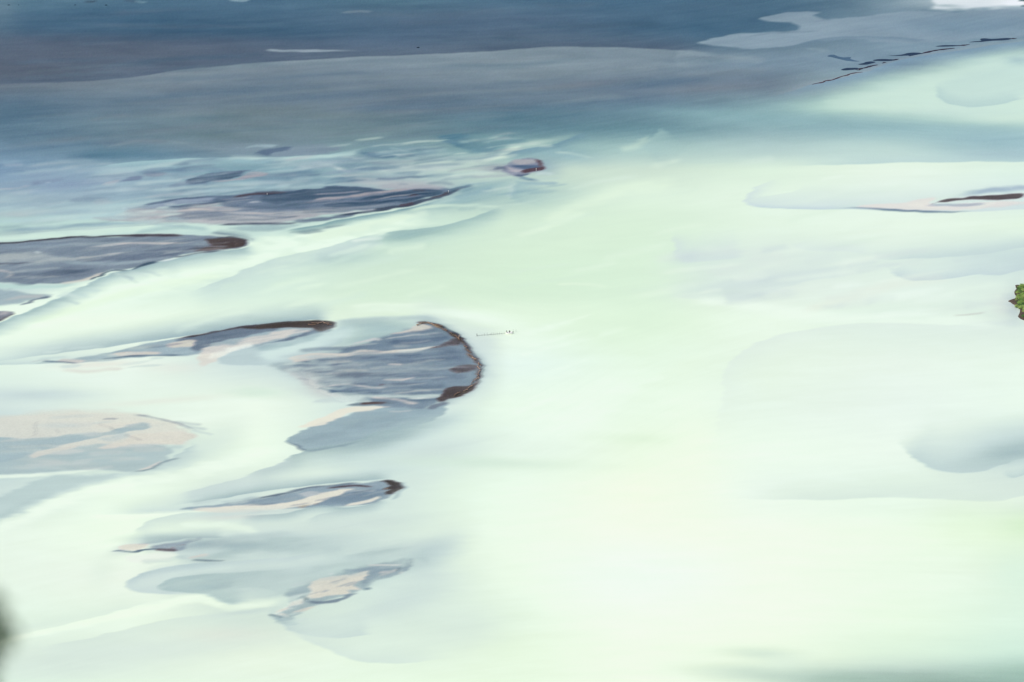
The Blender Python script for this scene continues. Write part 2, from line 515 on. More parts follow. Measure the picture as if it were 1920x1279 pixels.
# dark lens and its sandy side
S((118,138,160), [(312,352),(335,346),(360,343),(395,343)],2,3,.9)
F((76,95,121), [(348,342),(362,333),(395,324),(440,320),(478,318),(458,324),(452,331),(430,337),(400,340),(375,345),(357,346)],1.6,1)
F((170,168,175), [(454,329),(463,322),(480,320),(503,325),(490,331),(470,335),(440,339),(412,343),(395,341),(435,336)],1.8,.95)
F((188,180,180), [(460,329),(470,324),(484,324),(478,330)],3,.6)
S((196,208,210), [(365,330),(345,334),(330,340)],1,3,.6)
S((176,202,208), [(410,347),(470,344),(540,338)],1.5,4,.5)
# lens 480..640,280
F((128,147,164), [(500,288),(540,272),(620,273),(645,281),(600,290),(520,293)],3.5,.8)
F((92,112,138), [(476,287),(490,280),(520,276),(548,273),(538,280),(515,284),(507,292)],1.6,.95)
S((168,192,202), [(520,272),(480,274),(460,277)],1.5,3,.7)
# lenses to the right of it
F((118,149,164), [(688,276),(705,272),(760,272),(820,280),(800,292),(720,297),(668,292),(672,285)],6,.75)
F((98,130,152), [(672,290),(690,285),(720,287),(740,294),(700,296)],2,.8)
S((186,208,210), [(725,277),(745,280),(770,286)],1,2,.5)
S((190,210,210), [(730,290),(760,294),(785,297)],1,2,.6)
F((120,150,163), [(620,311),(635,302),(680,299),(740,303),(745,312),(700,320),(665,322),(635,316)],7,.7)
G((176,192,200),610,305,50,4,-3,.7)
S((200,214,212), [(550,314),(600,311),(622,311),(640,317),(665,324)],1.6,3,.85)
S((200,218,212), [(640,297),(655,295),(672,296)],1,2,.7)
G((190,206,202),790,312,80,12,-4,.5)
G((196,214,204),860,305,60,8,-2,.4)
G((178,182,186),760,345,80,9,2,.8)
G((196,200,198),690,338,40,6,5,.7)
S((112,130,146), [(705,334),(730,335),(770,332),(820,330)],1.2,3,.8,ends=(.1,.5))
S((118,138,154), [(805,345),(830,342),(860,347)],1.5,3,.6)
S((128,144,158), [(745,345),(765,345)],1.2,2,.7)
# teal patch behind the small island
F((96,134,153), [(822,259),(832,254),(870,252),(960,254),(990,268),(930,282),(895,288),(868,284),(850,272),(832,266)],6,.7)
E((86,125,150), [(880,250),(835,253),(822,258),(832,267),(850,272),(866,282)],34,-1,.8)
G((124,158,166),920,262,60,10,0,.6)
S((196,218,208), [(850,305),(900,297),(945,291),(960,280),(1000,271),(1050,262),(1110,246)],3,11,.8,ends=(.2,.65))
S((216,236,222), [(895,300),(935,294),(960,282),(985,277)],2,5,.8)
E((112,147,168), [(952,302),(958,291),(970,284),(1010,277),(1050,270),(1075,258),(1110,245)],22,1,.9)
G((150,183,192),1060,290,50,14,6,.6)
S((206,226,216), [(1040,285),(1080,290),(1110,298)],.8,2.5,.5)
# small island
G((132,160,178),1015,312,30,16,0,.6)
G((150,155,168),930,316,34,8,0,.7)
F((132,140,160), [(950,309),(962,300),(1000,296),(1014,302),(1021,312),(1016,319),(1000,323),(980,328),(968,335),(958,328),(940,320)],2.5,.9)
F((168,170,176), [(960,302),(970,299),(1002,300),(1002,308),(965,309)],1.8,.95)
F((84,104,134), [(954,310),(966,309),(1004,309),(1012,314),(990,319),(968,315)],1.8,.95)
F((186,182,188), [(950,314),(972,317),(980,320),(968,322),(952,319)],2,.8)
S((84,98,122), [(926,317),(938,315),(950,317)],1.4,2.5,.8)
S((102,70,84), [(1003,300),(1010,304),(1015,311),(1014,317)],2.4,1.2,1,ends=(.1,0))
S((96,68,86), [(1015,316),(1003,318),(988,320),(972,324)],2.4,1.2,1,ends=(0,.2))
S((80,96,124), [(962,327),(972,330),(988,326)],1.4,1.5,.9)
S((92,124,148), [(968,333),(985,337),(1010,341)],1.4,3,.8,ends=(.05,.5))
S((196,214,218), [(998,328),(1012,325),(1030,328)],1.5,4,.8)
E((142,176,188), [(966,336),(962,348),(952,362),(948,376)],80,-1,.6)
S((136,168,184), [(968,343),(1000,346),(1040,345)],1,4,.6)
S((204,220,222), [(958,342),(952,356),(945,372)],2,5,.6)
G((136,172,182),905,352,50,8,-12,.6)
G((134,170,180),860,378,50,8,-8,.6)
# ---- long bar
F((170,176,186), [(225,398),(240,388),(300,389),(350,387),(420,384),(470,376),(500,385),(600,396),(700,391),(660,397),(600,404),(560,411),(480,418),(400,421),(350,418),(280,417),(210,413),(180,406)],3.5,.95)
G((200,196,194),420,410,60,5,-2,.7)
G((190,190,192),330,394,50,4,-4,.5)
G((196,194,194),300,404,60,4,-1,.5)
F((142,157,180), [(262,387),(310,377),(370,369),(412,372),(404,377),(340,384),(290,389)],2,.9)
F((100,119,144), [(402,372),(450,361),(520,357),(580,353),(640,349),(680,349),(740,354),(800,352),(850,355),(846,362),(800,376),(740,387),(680,393),(600,397),(520,394),(450,391),(410,384)],3,.95)
F((76,95,122), [(492,366),(560,356),(640,348),(690,350),(742,356),(700,361),(640,367),(560,375),(515,380),(492,376)],2,.95)
S((128,144,166), [(330,401),(380,397),(440,394),(520,393),(580,391)],2.2,3.5,.8)
G((126,142,164),460,382,60,5,-4,.5)
S((82,100,128), [(245,389),(290,381),(340,372),(400,368),(440,368)],1.4,1.8,.95,ends=(.2,.1))
S((86,102,130), [(300,389),(350,385),(400,379),(430,372)],1.4,1.8,.9)
S((84,76,94), [(430,370),(470,364),(510,361),(545,359)],1.8,1.4,1)
S((190,196,204), [(465,380),(478,378),(490,378)],.8,1.5,.7)
F((70,90,118), [(610,384),(640,374),(700,366),(760,359),(800,355),(830,358),(822,367),(790,376),(740,380),(690,382),(640,386)],2.2,.95)
S((168,164,170), [(560,381),(610,373),(680,364),(735,357),(790,352)],1.6,2.2,.95)
S((180,168,168), [(660,366),(685,363),(700,362)],1.6,1.6,.8)
G((160,166,174),600,393,90,3.5,-3,.8)
G((150,160,172),680,386,60,2.5,-4,.7)
S((168,172,180), [(700,349),(760,350),(810,351),(845,354)],2.5,4,.8)
S((82,76,94), [(768,368),(778,366),(786,367)],1.8,1.5,.9)
S((86,84,100), [(775,358),(790,357),(802,360)],1.2,1.5,.7)
F((104,121,145), [(543,412),(580,406),(640,402),(668,401),(645,409),(600,413),(560,416)],2,.9)
S((76,82,106), [(400,421),(450,420),(520,418),(560,415)],1.2,1.5,.95)
S((180,190,200), [(560,412),(600,405),(650,402),(690,397)],.9,1.4,.0)
S((74,84,108), [(620,404),(660,400),(700,394),(740,388),(765,386),(800,376),(830,370),(845,362),(858,356),(890,346)],1.8,1.4,1,ends=(.2,.2))
S((86,68,84), [(745,386),(767,384),(780,381)],1.8,1.2,.8)
S((80,70,88), [(815,371),(830,367),(842,360)],2,1.2,.9)
S((200,205,214), [(644,398),(680,394),(710,391)],.7,1.2,.7)
S((78,104,128), [(840,362),(858,352),(875,350),(890,344)],1.6,1.8,.8)
E((110,146,162), [(520,433),(570,424),(620,414),(680,404),(760,391),(800,383),(840,370)],15,1,.9)
S((196,220,216), [(470,432),(530,425),(600,417)],1.5,4,.0)
F((146,172,186), [(420,425),(520,421),(560,420),(520,432),(470,434)],5,.6)
E((150,184,190), [(790,392),(850,378),(900,352)],30,1,.5)
S((208,230,214), [(740,400),(800,389),(850,385),(910,386),(960,392)],1.5,3.5,.8)
S((214,234,218), [(560,446),(640,434),(720,414),(780,400)],5,9,.6)
# ---- left bar
LB=[(-170,470),(-20,457),(60,449),(120,444),(200,441),(260,440),(330,439),(380,441),(430,443),(460,450),(468,457),(455,463),(430,468),(390,472),(345,479),(310,487),(290,493),(260,500),(228,507),(208,507),(190,516),(165,524),(130,530),(80,533),(0,530),(-170,540)]
E((158,184,198), [(440,440),(475,454),(470,464),(430,472),(390,478),(340,487),(290,500),(250,508),(200,522),(150,545),(100,565),(40,592),(-40,625)],34,-1,.0)
E((150,178,192), [(-40,622),(20,596),(90,566),(150,540),(200,517),(260,501),(320,486),(400,472),(455,464),(475,456)],30,1,.85,ends=(0,.05),pw=1.3)
E((130,152,170), [(400,438),(440,441),(465,449),(475,457)],14,-1,.7)
F((124,140,162), LB,1.8,.97)
G((112,130,156),60,460,90,7,-3,.6)
F((170,181,190), [(-170,485),(0,477),(60,474),(120,478),(170,480),(245,471),(200,482),(130,491),(60,492),(0,494),(-170,500)],5,.85)
G((140,158,180),130,478,90,4,-4,.0)
F((104,119,145), [(145,486),(240,473),(330,463),(385,461),(350,476),(300,484),(220,490),(150,490)],3.5,.85)
S((150,170,186), [(100,490),(160,493),(240,492),(290,488)],1.6,3.5,.7)
S((198,196,196), [(150,466),(180,460),(215,456),(255,454),(300,455),(345,455),(390,450)],1.6,2,.95,ends=(.3,.5))
S((176,182,190), [(130,482),(180,479),(210,475),(235,471)],1.1,1.6,.9)
S((112,126,150), [(180,468),(230,461),(290,459)],2,4,.5)
G((94,108,134),130,509,48,8,-3,.95)
G((90,104,130),135,513,26,5,0,.6)
S((190,204,214), [(62,473),(75,475)],1,1.2,.8)
S((92,100,122), [(-60,500),(0,496),(40,494),(70,493)],1.1,1.6,.8,ends=(0,.4))
S((192,188,190), [(-20,506),(10,510),(20,516),(5,524)],1.4,2.5,.7)
F((112,128,152), [(5,528),(15,520),(50,514),(95,518),(80,528),(40,534)],3,.6)
S((205,202,196), [(110,533),(150,527),(180,518),(200,509)],2.2,2.4,.9)
S((74,94,116), [(160,528),(185,519),(200,511),(215,507),(245,507)],.9,1.3,.95)
S((74,92,118), [(245,507),(262,499),(280,494),(300,491)],1.2,1.4,.9)
S((86,96,120), [(325,482),(355,479),(380,474),(420,469)],.8,1.2,.9)
S((206,216,224), [(303,489),(312,488),(326,484)],1,1,.9)
S((70,68,86), [(-170,472),(-20,458),(60,451),(120,445),(200,441),(280,440),(340,440)],1.1,1.4,.95,ends=(0,.1))
S((82,70,84), [(215,441),(270,440),(320,440),(345,441)],1.6,1.8,.9)
F((92,94,112), [(345,470),(370,464),(392,458),(385,448),(400,445),(430,444),(420,455),(390,468)],2,.8)
F((90,70,78), [(385,448),(395,449),(415,445),(440,445),(458,450),(464,456),(450,463),(420,467),(385,471),(362,472),(385,464),(395,458)],1.4,.95)
S((62,60,78), [(400,446),(430,444),(455,448),(465,455)],1,1.3,.8)
S((150,120,118), [(438,452),(448,456),(440,461)],.7,.8,.8,dots=DOT)
S((182,212,212), [(-100,538),(0,536),(60,538),(110,536),(170,528)],2,4,.85,ends=(0,.3))
F((150,170,188), [(-170,552),(0,543),(60,548),(95,554),(60,564),(20,571),(-170,600)],4,.8)
S((186,190,194), [(10,560),(45,556),(85,554)],1.5,3,.7)
S((98,112,138), [(35,570),(60,565),(78,558),(95,556)],1,1.5,.9)
S((186,210,214), [(100,560),(125,550),(170,556)],2,6,.5)
S((190,214,216), [(130,545),(155,542),(190,548)],2,6,.5)
F((128,134,152), [(-170,610),(-40,586),(15,582),(31,585),(18,592),(-5,602),(-170,660)],1.5,.9)
S((196,190,192), [(-5,592),(8,586),(20,585)],1.5,2,.8)
F((92,98,120), [(-170,620),(-20,592),(6,592),(0,600),(-170,655)],2,.6)
S((80,76,92), [(32,585),(18,593),(-5,602),(-60,625)],1,1.3,.95,ends=(.1,0))
# ---- the bar with the brown back (100..628, 600..680)
B5T=[(-60,690),(60,668),(160,655),(260,642),(320,634),(380,625),(450,614),(520,606),(590,600),(625,603)]
E((146,172,190), B5T,46,-1,.85,ends=(.35,.06),pw=1.6)
G((196,214,216),90,655,150,14,-3,.4)
F((152,173,190), [(60,682),(150,670),(250,650),(320,636),(385,625),(470,614),(560,606),(600,603),(626,605),(628,609),(600,622),(560,635),(500,650),(400,662),(370,666),(280,669),(180,678),(100,681)],1.8,.95)
E((170,192,202), [(-60,692),(0,685),(100,681),(180,678),(280,670)],26,-1,.6,ends=(0,.3))
F((107,123,147), [(330,638),(380,626),(460,614),(550,611),(520,618),(470,629),(420,638),(388,650),(366,661),(358,650),(368,640)],2.2,.95)
F((209,198,194), [(308,649),(345,639),(362,636),(372,640),(356,651)],1.6,.95)
F((206,198,195), [(214,663),(230,660),(270,658),(302,662),(262,666),(222,668)],1.5,.95)
S((196,196,200), [(203,666),(212,664)],.8,1.2,.7)
F((200,198,198), [(104,678),(125,672),(150,672),(160,676),(145,680)],1.8,.9)
S((92,112,138), [(180,674),(250,668),(300,666),(345,665)],.9,1.4,.9)
S((96,116,142), [(80,677),(110,678),(150,680)],.8,1.4,.85)
S((92,104,126), [(372,656),(388,658)],.8,1.2,.8)
F((80,66,72), [(440,614),(500,607),(560,602),(600,600),(622,603),(629,608),(623,614),(606,620),(592,623),(584,616),(560,615),(520,616),(490,618),(470,617)],1.3,.98)
S((82,72,84), [(320,637),(380,627),(440,615),(480,610)],1,1.2,.95,ends=(.3,0))
S((160,128,106), [(583,610),(590,606),(600,605)],.9,.9,.9,dots=DOT)
S((160,128,106), [(606,605),(614,606),(620,610)],.8,.8,.9,dots=DOT)
F((100,118,145), [(470,652),(500,643),(530,634),(570,622),(580,617),(598,622),(612,615),(620,619),(592,630),(550,638),(510,647)],2.4,.95)
S((178,192,204), [(558,638),(570,635)],.9,1.4,.7)
S((170,184,196), [(600,624),(612,618)],.8,1.2,.7)
F((214,209,205), [(378,656),(400,647),(440,642),(470,630),(500,626),(530,619),(560,616),(580,618),(558,623),(532,633),(500,641),(465,650),(432,660),(414,668),(405,678),(380,690),(370,672)],3,.8)
S((234,242,238), [(385,672),(410,664),(440,653),(480,644)],3.5,6,.7)
F((182,202,211), [(406,680),(416,667),(430,659),(470,650),(520,640),(600,624),(650,612),(640,640),(580,668),(530,684),(440,685),(415,684)],2.2,.9)
S((210,230,228), [(470,676),(560,652),(620,630),(680,606)],7,16,.75)
S((154,180,194), [(470,655),(540,645),(610,622)],3,6,.6)
# ---- the large bar
G((160,187,199),720,618,100,14,-5,.8)
G((150,178,192),700,634,70,7,-6,.6)
G((206,226,224),640,625,30,10,-20,.5)
RIM=[(770,612),(790,606),(808,607),(828,614),(850,626),(868,641),(884,662),(897,679),(899,692),(891,710),(876,726),(850,740),(825,751),(790,768),(760,780)]
E((206,222,222), RIM,60,-1,.85,ends=(.1,.2),pw=1.2)
E((140,163,180), RIM,20,-1,.85,ends=(.15,.1))
G((200,215,220),905,640,34,30,0,.5)
F((140,160,178), [(500,686),(545,682),(570,670),(620,655),(660,648),(720,632),(770,618),(800,640),(800,760),(740,770),(680,755),(640,745),(600,735),(570,718),(540,702)],8,.8)
F((118,138,162), [(545,688),(600,675),(640,655),(690,642),(720,630),(770,620),(792,606),(808,605),(830,612),(850,624),(870,640),(885,660),(900,676),(902,690),(894,712),(878,728),(850,742),(825,752),(790,766),(740,770),(700,760),(680,745),(650,735),(600,722),(570,705)],3,.92)

G((148,164,180),600,690,40,14,0,.4)
G((205,210,208),585,722,36,12,35,.7)
G((190,200,204),620,742,60,8,8,.5)
E((198,204,206), [(520,692),(545,705),(570,722),(600,738),(640,748)],22,-1,.7,edge=6)
F((148,171,188), [(538,828),(548,815),(580,800),(620,789),(660,774),(720,764),(800,764),(830,752),(835,770),(800,792),(760,803),(700,818),(660,832),(620,842),(575,845),(556,839)],2,.9)
G((182,204,210),800,795,70,16,-12,.8)
G((140,163,180),720,782,60,10,-8,.5)
G((160,183,194),720,818,80,16,-14,.8)
S((104,120,144), [(536,828),(558,838),(572,845),(600,843),(650,832),(700,820)],1.3,1.8,.9,ends=(.1,.5))
E((156,180,190), [(440,895),(490,880),(530,864),(572,843),(640,830),(700,812),(760,794),(820,770)],56,1,.85,ends=(.15,.3))
F((214,208,202), [(540,674),(575,663),(620,661),(660,659),(690,655),(730,656),(790,652),(832,647),(800,655),(740,661),(680,665),(640,668),(590,675),(550,681)],1.6,.95)
S((212,222,220), [(740,659),(780,656),(820,650)],1.5,2,.7)
S((112,130,156), [(552,661),(580,656),(620,654),(700,648)],2,4,.6)
F((206,200,197), [(733,626),(765,620),(788,608),(800,609),(814,614),(795,619),(768,624)],1.4,.95)
S((196,200,204), [(660,643),(690,638),(705,635),(718,640)],1.4,2,.9)
S((182,190,198), [(715,637),(760,631),(800,627),(830,623)],.8,1.2,.8)
S((94,113,142), [(725,642),(770,640),(810,637),(850,632)],3,3.5,.9)
S((98,118,145), [(760,624),(800,621),(825,618)],1.2,2,.6)
S((92,112,140), [(735,668),(760,665),(800,663)],1.8,2.5,.85)
S((100,118,146), [(540,684),(600,678),(660,672),(720,667)],2.4,4,.8)
S((176,188,198), [(550,690),(600,687),(660,684),(700,683)],.9,2,.8)
S((205,200,198), [(725,683),(740,683),(755,683)],1,1.6,.9)
S((100,112,140), [(560,698),(580,695),(600,692)],1,1.8,.6)
S((102,118,144), [(552,710),(572,714)],.9,1.5,.7)
G((104,122,150),650,700,80,4,-3,.5)
G((106,126,154),860,665,50,12,30,.4)
G((170,184,194),610,708,50,5,-3,.5)
S((170,182,194), [(720,699),(760,696),(790,698)],1,2.5,.6)
F((204,199,198), [(712,711),(745,709),(776,705),(762,711),(738,714)],1.3,.95)
S((108,128,154), [(655,719),(680,712),(720,712)],1.6,3,.8)
F((112,132,157), [(656,719),(680,713),(730,717),(760,716),(740,723),(700,724),(670,722)],2,.7)
S((96,74,88), [(708,722),(716,721)],1,1.5,.8)
S((208,204,204), [(600,726),(630,721),(655,720),(690,726),(725,727)],1.3,1.8,.9)
F((104,126,153), [(593,729),(610,731),(635,725),(680,727),(718,736),(670,737),(640,734),(622,739),(612,734)],1.6,.9)
S((78,102,134), [(594,729),(612,732),(630,736)],1,1.4,.8)
S((92,112,138), [(620,736),(650,735),(690,736),(718,737)],.9,1.3,.7)
F((196,212,214), [(590,752),(640,741),(700,738),(760,740),(826,735),(822,743),(740,748),(690,747),(640,756)],3,.85)
S((214,222,220), [(760,747),(800,746),(825,742)],1,1.4,.7)
S((100,122,148), [(755,749),(790,750),(830,746)],1.1,1.6,.8)
S((208,202,200), [(690,745),(730,747),(765,754),(790,755)],1.8,2.2,.9)
F((112,130,150), [(645,759),(680,754),(722,752),(745,757),(720,760),(680,762)],1.8,.95)
S((96,70,78), [(672,757),(695,756),(722,755)],1.6,1.1,1)
F((226,222,212), [(560,800),(620,776),(650,764),(690,762),(732,761),(700,769),(660,776),(630,786),(590,800)],2,.9)
S((186,194,202), [(728,771),(755,770),(772,768)],.9,1.5,.8)
F((96,104,128), [(800,764),(826,751),(835,756),(812,766)],2,.6)
G((98,116,142),850,660,40,8,15,.5)
G((150,164,180),640,690,60,5,-4,.5)
G((150,165,179),625,700,70,24,8,.6)
G((148,163,178),700,700,90,26,0,.3)
S((160,176,190), [(560,704),(620,699),(700,697),(760,692),(830,690)],1.4,4,.55)
S((98,114,140), [(600,706),(680,702),(760,704),(840,700)],1.6,4,.5)
S((150,166,182), [(640,661),(720,664),(800,660),(860,655)],1.2,3,.5)
S((96,114,142), [(700,675),(760,677),(830,672),(880,668)],2,5,.5)
S((92,110,138), [(800,712),(840,706),(880,705)],2.5,5,.5)
S((96,116,142), [(760,728),(800,724),(840,722)],3,5,.6)
S((160,176,190), [(690,690),(750,688),(790,690)],1,2.5,.5)
S((172,186,196), [(770,732),(795,730),(812,733)],1.4,2.5,.6)
S((170,182,190), [(650,648),(680,646),(715,644)],1,2,.6)
S((96,112,140), [(560,690),(590,687),(640,682)],1.2,3,.7)
S((86,102,132), [(555,694),(568,692)],1,1.5,.8)
S((164,172,184), [(560,700),(600,712),(660,714)],1.5,4,.5)
G((178,188,194),580,704,22,8,20,.6)
S((196,200,200), [(600,722),(560,712),(535,700)],2,5,.5)
# brown gravel
F((96,84,94), [(812,652),(832,644),(852,634),(866,640),(858,646),(838,649)],1.6,.95)
F((94,82,92), [(846,692),(862,685),(894,683),(893,693),(862,698)],1.5,.95)
S((130,112,114), [(857,695),(862,697)],1,1,.8)
F((90,76,84), [(823,753),(831,733),(850,724),(882,721),(897,712),(893,722),(878,733),(855,744)],1.3,.97)
S((60,66,88), [(800,603),(825,609),(850,622),(868,636),(890,665),(903,682),(904,695),(897,713),(885,728)],1.2,1.6,.9)
RID=[(786,607),(805,605),(825,611),(845,625),(862,634),(875,650),(885,668),(896,677),(900,690),(897,705),(888,718),(872,732),(840,747)]
S((94,76,80), RID,2.3,1.3,1,ends=(.04,.1))
S((150,124,114), [(x-1,y+.5) for x,y in RID],.7,.7,.95,ends=(.05,.2),dots=DOT)
S((176,140,124), [(808,608),(820,612),(826,615)],1.2,1,.9)
# ---- below the left bar: bright water and pale sand
G((192,210,215),60,742,110,12,0,.8)
S((212,212,208), [(105,692),(160,697),(190,694),(235,692)],1.2,5,.7)
G((222,222,217),180,684,80,7,-3,.7)
G((220,222,218),330,690,60,10,0,.4)
G((208,230,218),478,737,50,9,0,.8)
G((236,248,234),330,790,100,16,0,.4)
G((218,220,214),300,752,120,6,-4,.4)
F((212,212,206), [(-170,786),(0,780),(60,773),(150,769),(230,771),(275,779),(320,792),(350,806),(364,820),(340,832),(250,832),(100,850),(-170,860)],9,.8)
F((172,192,202), [(-170,852),(60,845),(120,836),(250,830),(310,832),(330,845),(300,872),(240,884),(150,882),(60,890),(-170,905)],4,.9)
F((163,185,198), [(-170,826),(0,820),(60,822),(130,815),(200,808),(230,797),(262,792),(280,797),(270,804),(230,811),(180,820),(130,832),(60,850),(0,866),(-170,880)],2,.92)
F((208,207,202), [(56,858),(60,850),(100,839),(150,832),(140,838),(100,847)],1.8,.85)
F((213,209,204), [(180,839),(220,828),(255,813),(290,808),(338,808),(358,816),(345,829),(290,830),(240,831),(205,838)],2.2,.9)
F((184,200,206), [(180,822),(230,812),(240,818),(200,828)],3,.6)
G((196,204,204),100,866,50,6,5,.7)
G((190,204,208),110,878,30,3,5,.6)
S((196,202,200), [(240,842),(280,840),(320,838)],2,5,.5)
S((146,154,166), [(238,776),(268,779),(290,784),(310,789),(335,797),(365,808)],.9,1.5,.8)
S((172,186,194), [(320,790),(350,794),(380,797)],1,3,.6)
S((172,188,196), [(335,797),(365,802),(390,806)],1,3,.6)
S((168,186,196), [(350,805),(375,810),(395,816)],1,3,.6)
S((150,158,170), [(196,785),(208,784),(220,783)],.9,1.8,.7)
for a_ in ([(74,789),(67,800),(63,812),(63,820)],[(104,805),(112,811)],[(183,792),(200,800),(216,807)],[(232,813),(250,820),(264,825)]):
    S((158,162,168), a_,.5,.9,.7)
E((170,192,202), [(235,886),(262,881),(288,877),(300,869),(320,862),(350,845),(370,825)],40,1,.75)
S((120,140,160), [(248,884),(270,882),(288,877),(303,868),(322,861),(345,858)],1,1.6,.85)
S((216,206,202), [(262,880),(285,874),(305,862)],1.2,2.2,.7)
S((232,246,234), [(-60,900),(0,894),(70,890),(140,884),(200,876)],2.5,3,.8,ends=(0,.3))
F((182,203,209), [(-170,1010),(-170,980),(0,930),(40,914),(80,895),(120,889),(200,886),(300,884),(360,870),(330,884),(240,897),(150,918),(60,955),(0,988),(-100,1030)],6,.85)
G((160,184,196),25,965,60,10,-25,.6)
G((196,214,214),340,860,60,14,-20,.4)
S((236,250,234), [(-60,1010),(60,962),(150,926),(250,903),(350,888),(450,862),(540,838)],7,14,.75)
E((196,213,215), [(330,927),(380,914),(440,898),(500,876),(560,850)],46,1,.85)
E((186,206,213), [(170,963),(250,963),(330,962),(400,955),(500,945)],50,-1,.75,ends=(.35,.1))
S((236,250,232), [(160,968),(250,967),(330,965),(400,960)],3,6,.7)
G((222,238,228),560,890,90,10,-6,.5)
# ---- bar with the dark nose at 750,912
E((150,175,190), [(300,952),(400,938),(500,921),(560,912),(640,904),(720,898),(750,899)],24,-1,.8,ends=(.3,.1))
F((142,162,182), [(340,956),(400,948),(450,940),(530,925),(600,912),(660,905),(720,901),(745,900),(758,906),(758,915),(745,927),(728,936),(690,945),(640,949),(560,952),(450,954)],2,.95)
F((120,142,166), [(600,925),(680,918),(740,920),(730,930),(690,935),(640,945),(590,950),(560,950)],3,.7)
S((96,112,138), [(470,938),(530,925),(580,914),(620,910),(680,904)],1.3,2,.85)
F((222,219,210), [(360,956),(450,949),(540,942),(562,934),(600,925),(640,916),(676,915),(652,921),(622,931),(585,944),(540,951),(480,960),(420,963)],1.7,.95)
F((190,196,204), [(560,922),(590,919),(602,923),(575,930),(565,928)],2,.7)
F((218,217,210), [(638,948),(680,937),(716,929),(708,937),(672,945)],1.6,.95)
S((88,74,88), [(612,915),(650,911),(680,910),(705,913)],1.2,1.4,.95)
F((74,62,68), [(718,902),(742,900),(755,905),(758,913),(750,922),(736,928),(729,925),(740,917),(722,916),(738,911),(728,904)],1.3,.98)
S((160,140,134), [(722,916),(732,915)],.6,.8,.8)
S((150,176,192), [(757,902),(762,912),(755,926),(738,938)],1.2,4,.8)
E((156,180,194), [(440,968),(520,962),(570,951),(600,946),(640,951),(700,943),(740,932)],20,1,.85)
S((170,150,140), [(555,951),(575,947),(598,942)],.9,1.2,.7,dots=DOT)
E((180,200,206), [(570,976),(600,964),(660,952),(720,942)],30,1,.6)
E((202,220,218), [(245,1012),(250,998),(265,985),(300,971),(350,962),(420,962),(470,966)],50,1,.9,edge=2.5)
S((228,244,230), [(330,986),(400,984),(450,988),(490,1000)],4,8,.75)
G((218,216,212),440,968,60,6,-4,.5)
# ---- lower left cluster
G((156,180,193),460,1022,150,14,2,.85)
G((154,178,192),420,1036,60,14,-20,.6)
G((176,198,204),300,1010,60,9,0,.7)
G((172,196,204),560,1008,120,9,-3,.5)
G((190,206,212),240,1030,30,10,-20,.7)
G((216,232,222),640,990,120,16,0,.4)
F((186,204,210), [(252,1018),(300,1016),(380,1010),(430,1018),(400,1040),(340,1050),(325,1036),(260,1022)],5,.6)
F((220,208,204), [(228,1033),(240,1021),(262,1020),(286,1021),(278,1029),(258,1034)],2,.9)
F((136,150,172), [(280,1026),(330,1018),(380,1010),(352,1022),(338,1034),(290,1031)],2.5,.85)
S((84,104,132), [(212,1036),(232,1034),(258,1037),(280,1032),(310,1031),(336,1035)],1.2,1.4,.95)
S((84,60,70), [(298,1032),(318,1032),(333,1034)],1.6,1.2,1)
S((130,90,100), [(322,1031),(335,1026),(350,1022)],1,1.6,.8,dots=DOT)
F((230,238,230), [(240,1045),(270,1040),(322,1037),(330,1044),(300,1056),(255,1060)],5,.8)
S((112,130,150), [(360,1051),(385,1052),(402,1053),(425,1051)],.9,1.4,.9)
S((212,206,200), [(355,1048),(375,1044),(394,1040)],1.4,2,.8)
E((188,207,213), [(640,1030),(540,1044),(440,1052),(360,1058),(290,1069),(250,1086),(239,1098),(262,1110),(330,1113),(370,1114)],70,-1,.85,ends=(.2,.1),pw=1.1,edge=3)
E((176,197,207), [(240,1096),(262,1080),(300,1068),(360,1058),(430,1054)],13,1,.8)
S((204,222,220), [(300,1090),(330,1078),(380,1070),(450,1062)],2,6,.5)
E((166,190,199), [(560,1064),(480,1070),(370,1077),(315,1087),(299,1098),(310,1106),(375,1113),(395,1121),(424,1134),(470,1130)],60,-1,.85,ends=(.2,.1),pw=1.2,edge=3)
G((162,186,198),390,1099,40,8,0,.6)
G((212,228,222),500,1060,110,9,-4,.5)
S((234,249,230), [(-160,1228),(0,1200),(120,1175),(250,1148),(340,1126),(380,1122),(420,1138),(500,1130),(550,1114)],4.5,9,.8,ends=(0,.1))
E((206,223,218), [(60,1216),(150,1200),(230,1181),(320,1161),(400,1153),(450,1159),(510,1158)],70,1,.75,edge=3)
E((206,224,218), [(-100,1215),(40,1190),(150,1165),(250,1138),(300,1120)],60,-1,.6,edge=3,ends=(0,.2))
G((216,232,224),195,1070,26,34,30,.5)
G((190,208,210),450,1148,50,6,-6,.6)
G((222,222,214),420,1190,90,14,0,.4)
# bar at 640,1095
G((160,184,195),670,1078,130,18,-13,.9)
F((156,177,190), [(525,1112),(570,1098),(620,1080),(680,1068),(750,1048),(768,1048),(762,1064),(740,1078),(700,1095),(660,1112),(610,1130),(565,1150),(535,1172),(512,1160),(545,1130)],4,.85)
F((136,156,176), [(640,1070),(700,1060),(750,1056),(745,1075),(700,1090),(680,1098),(672,1085),(684,1074)],4,.7)
F((120,140,165), [(754,1056),(762,1048),(771,1046),(768,1058),(760,1068),(751,1072)],1.8,.95)
F((212,210,202), [(574,1116),(578,1100),(592,1086),(620,1080),(655,1078),(684,1073),(684,1086),(660,1098),(676,1106),(648,1104),(652,1112),(620,1117),(585,1122)],1.8,.95)
S((190,204,208), [(540,1100),(570,1092),(590,1088)],2,4,.6)
S((202,214,216), [(610,1076),(622,1076)],1,1.4,.8)
S((206,206,206), [(683,1060),(720,1060),(752,1058)],1,1.3,.9)
S((202,200,200), [(702,1075),(725,1073),(742,1066)],1.4,2,.8)
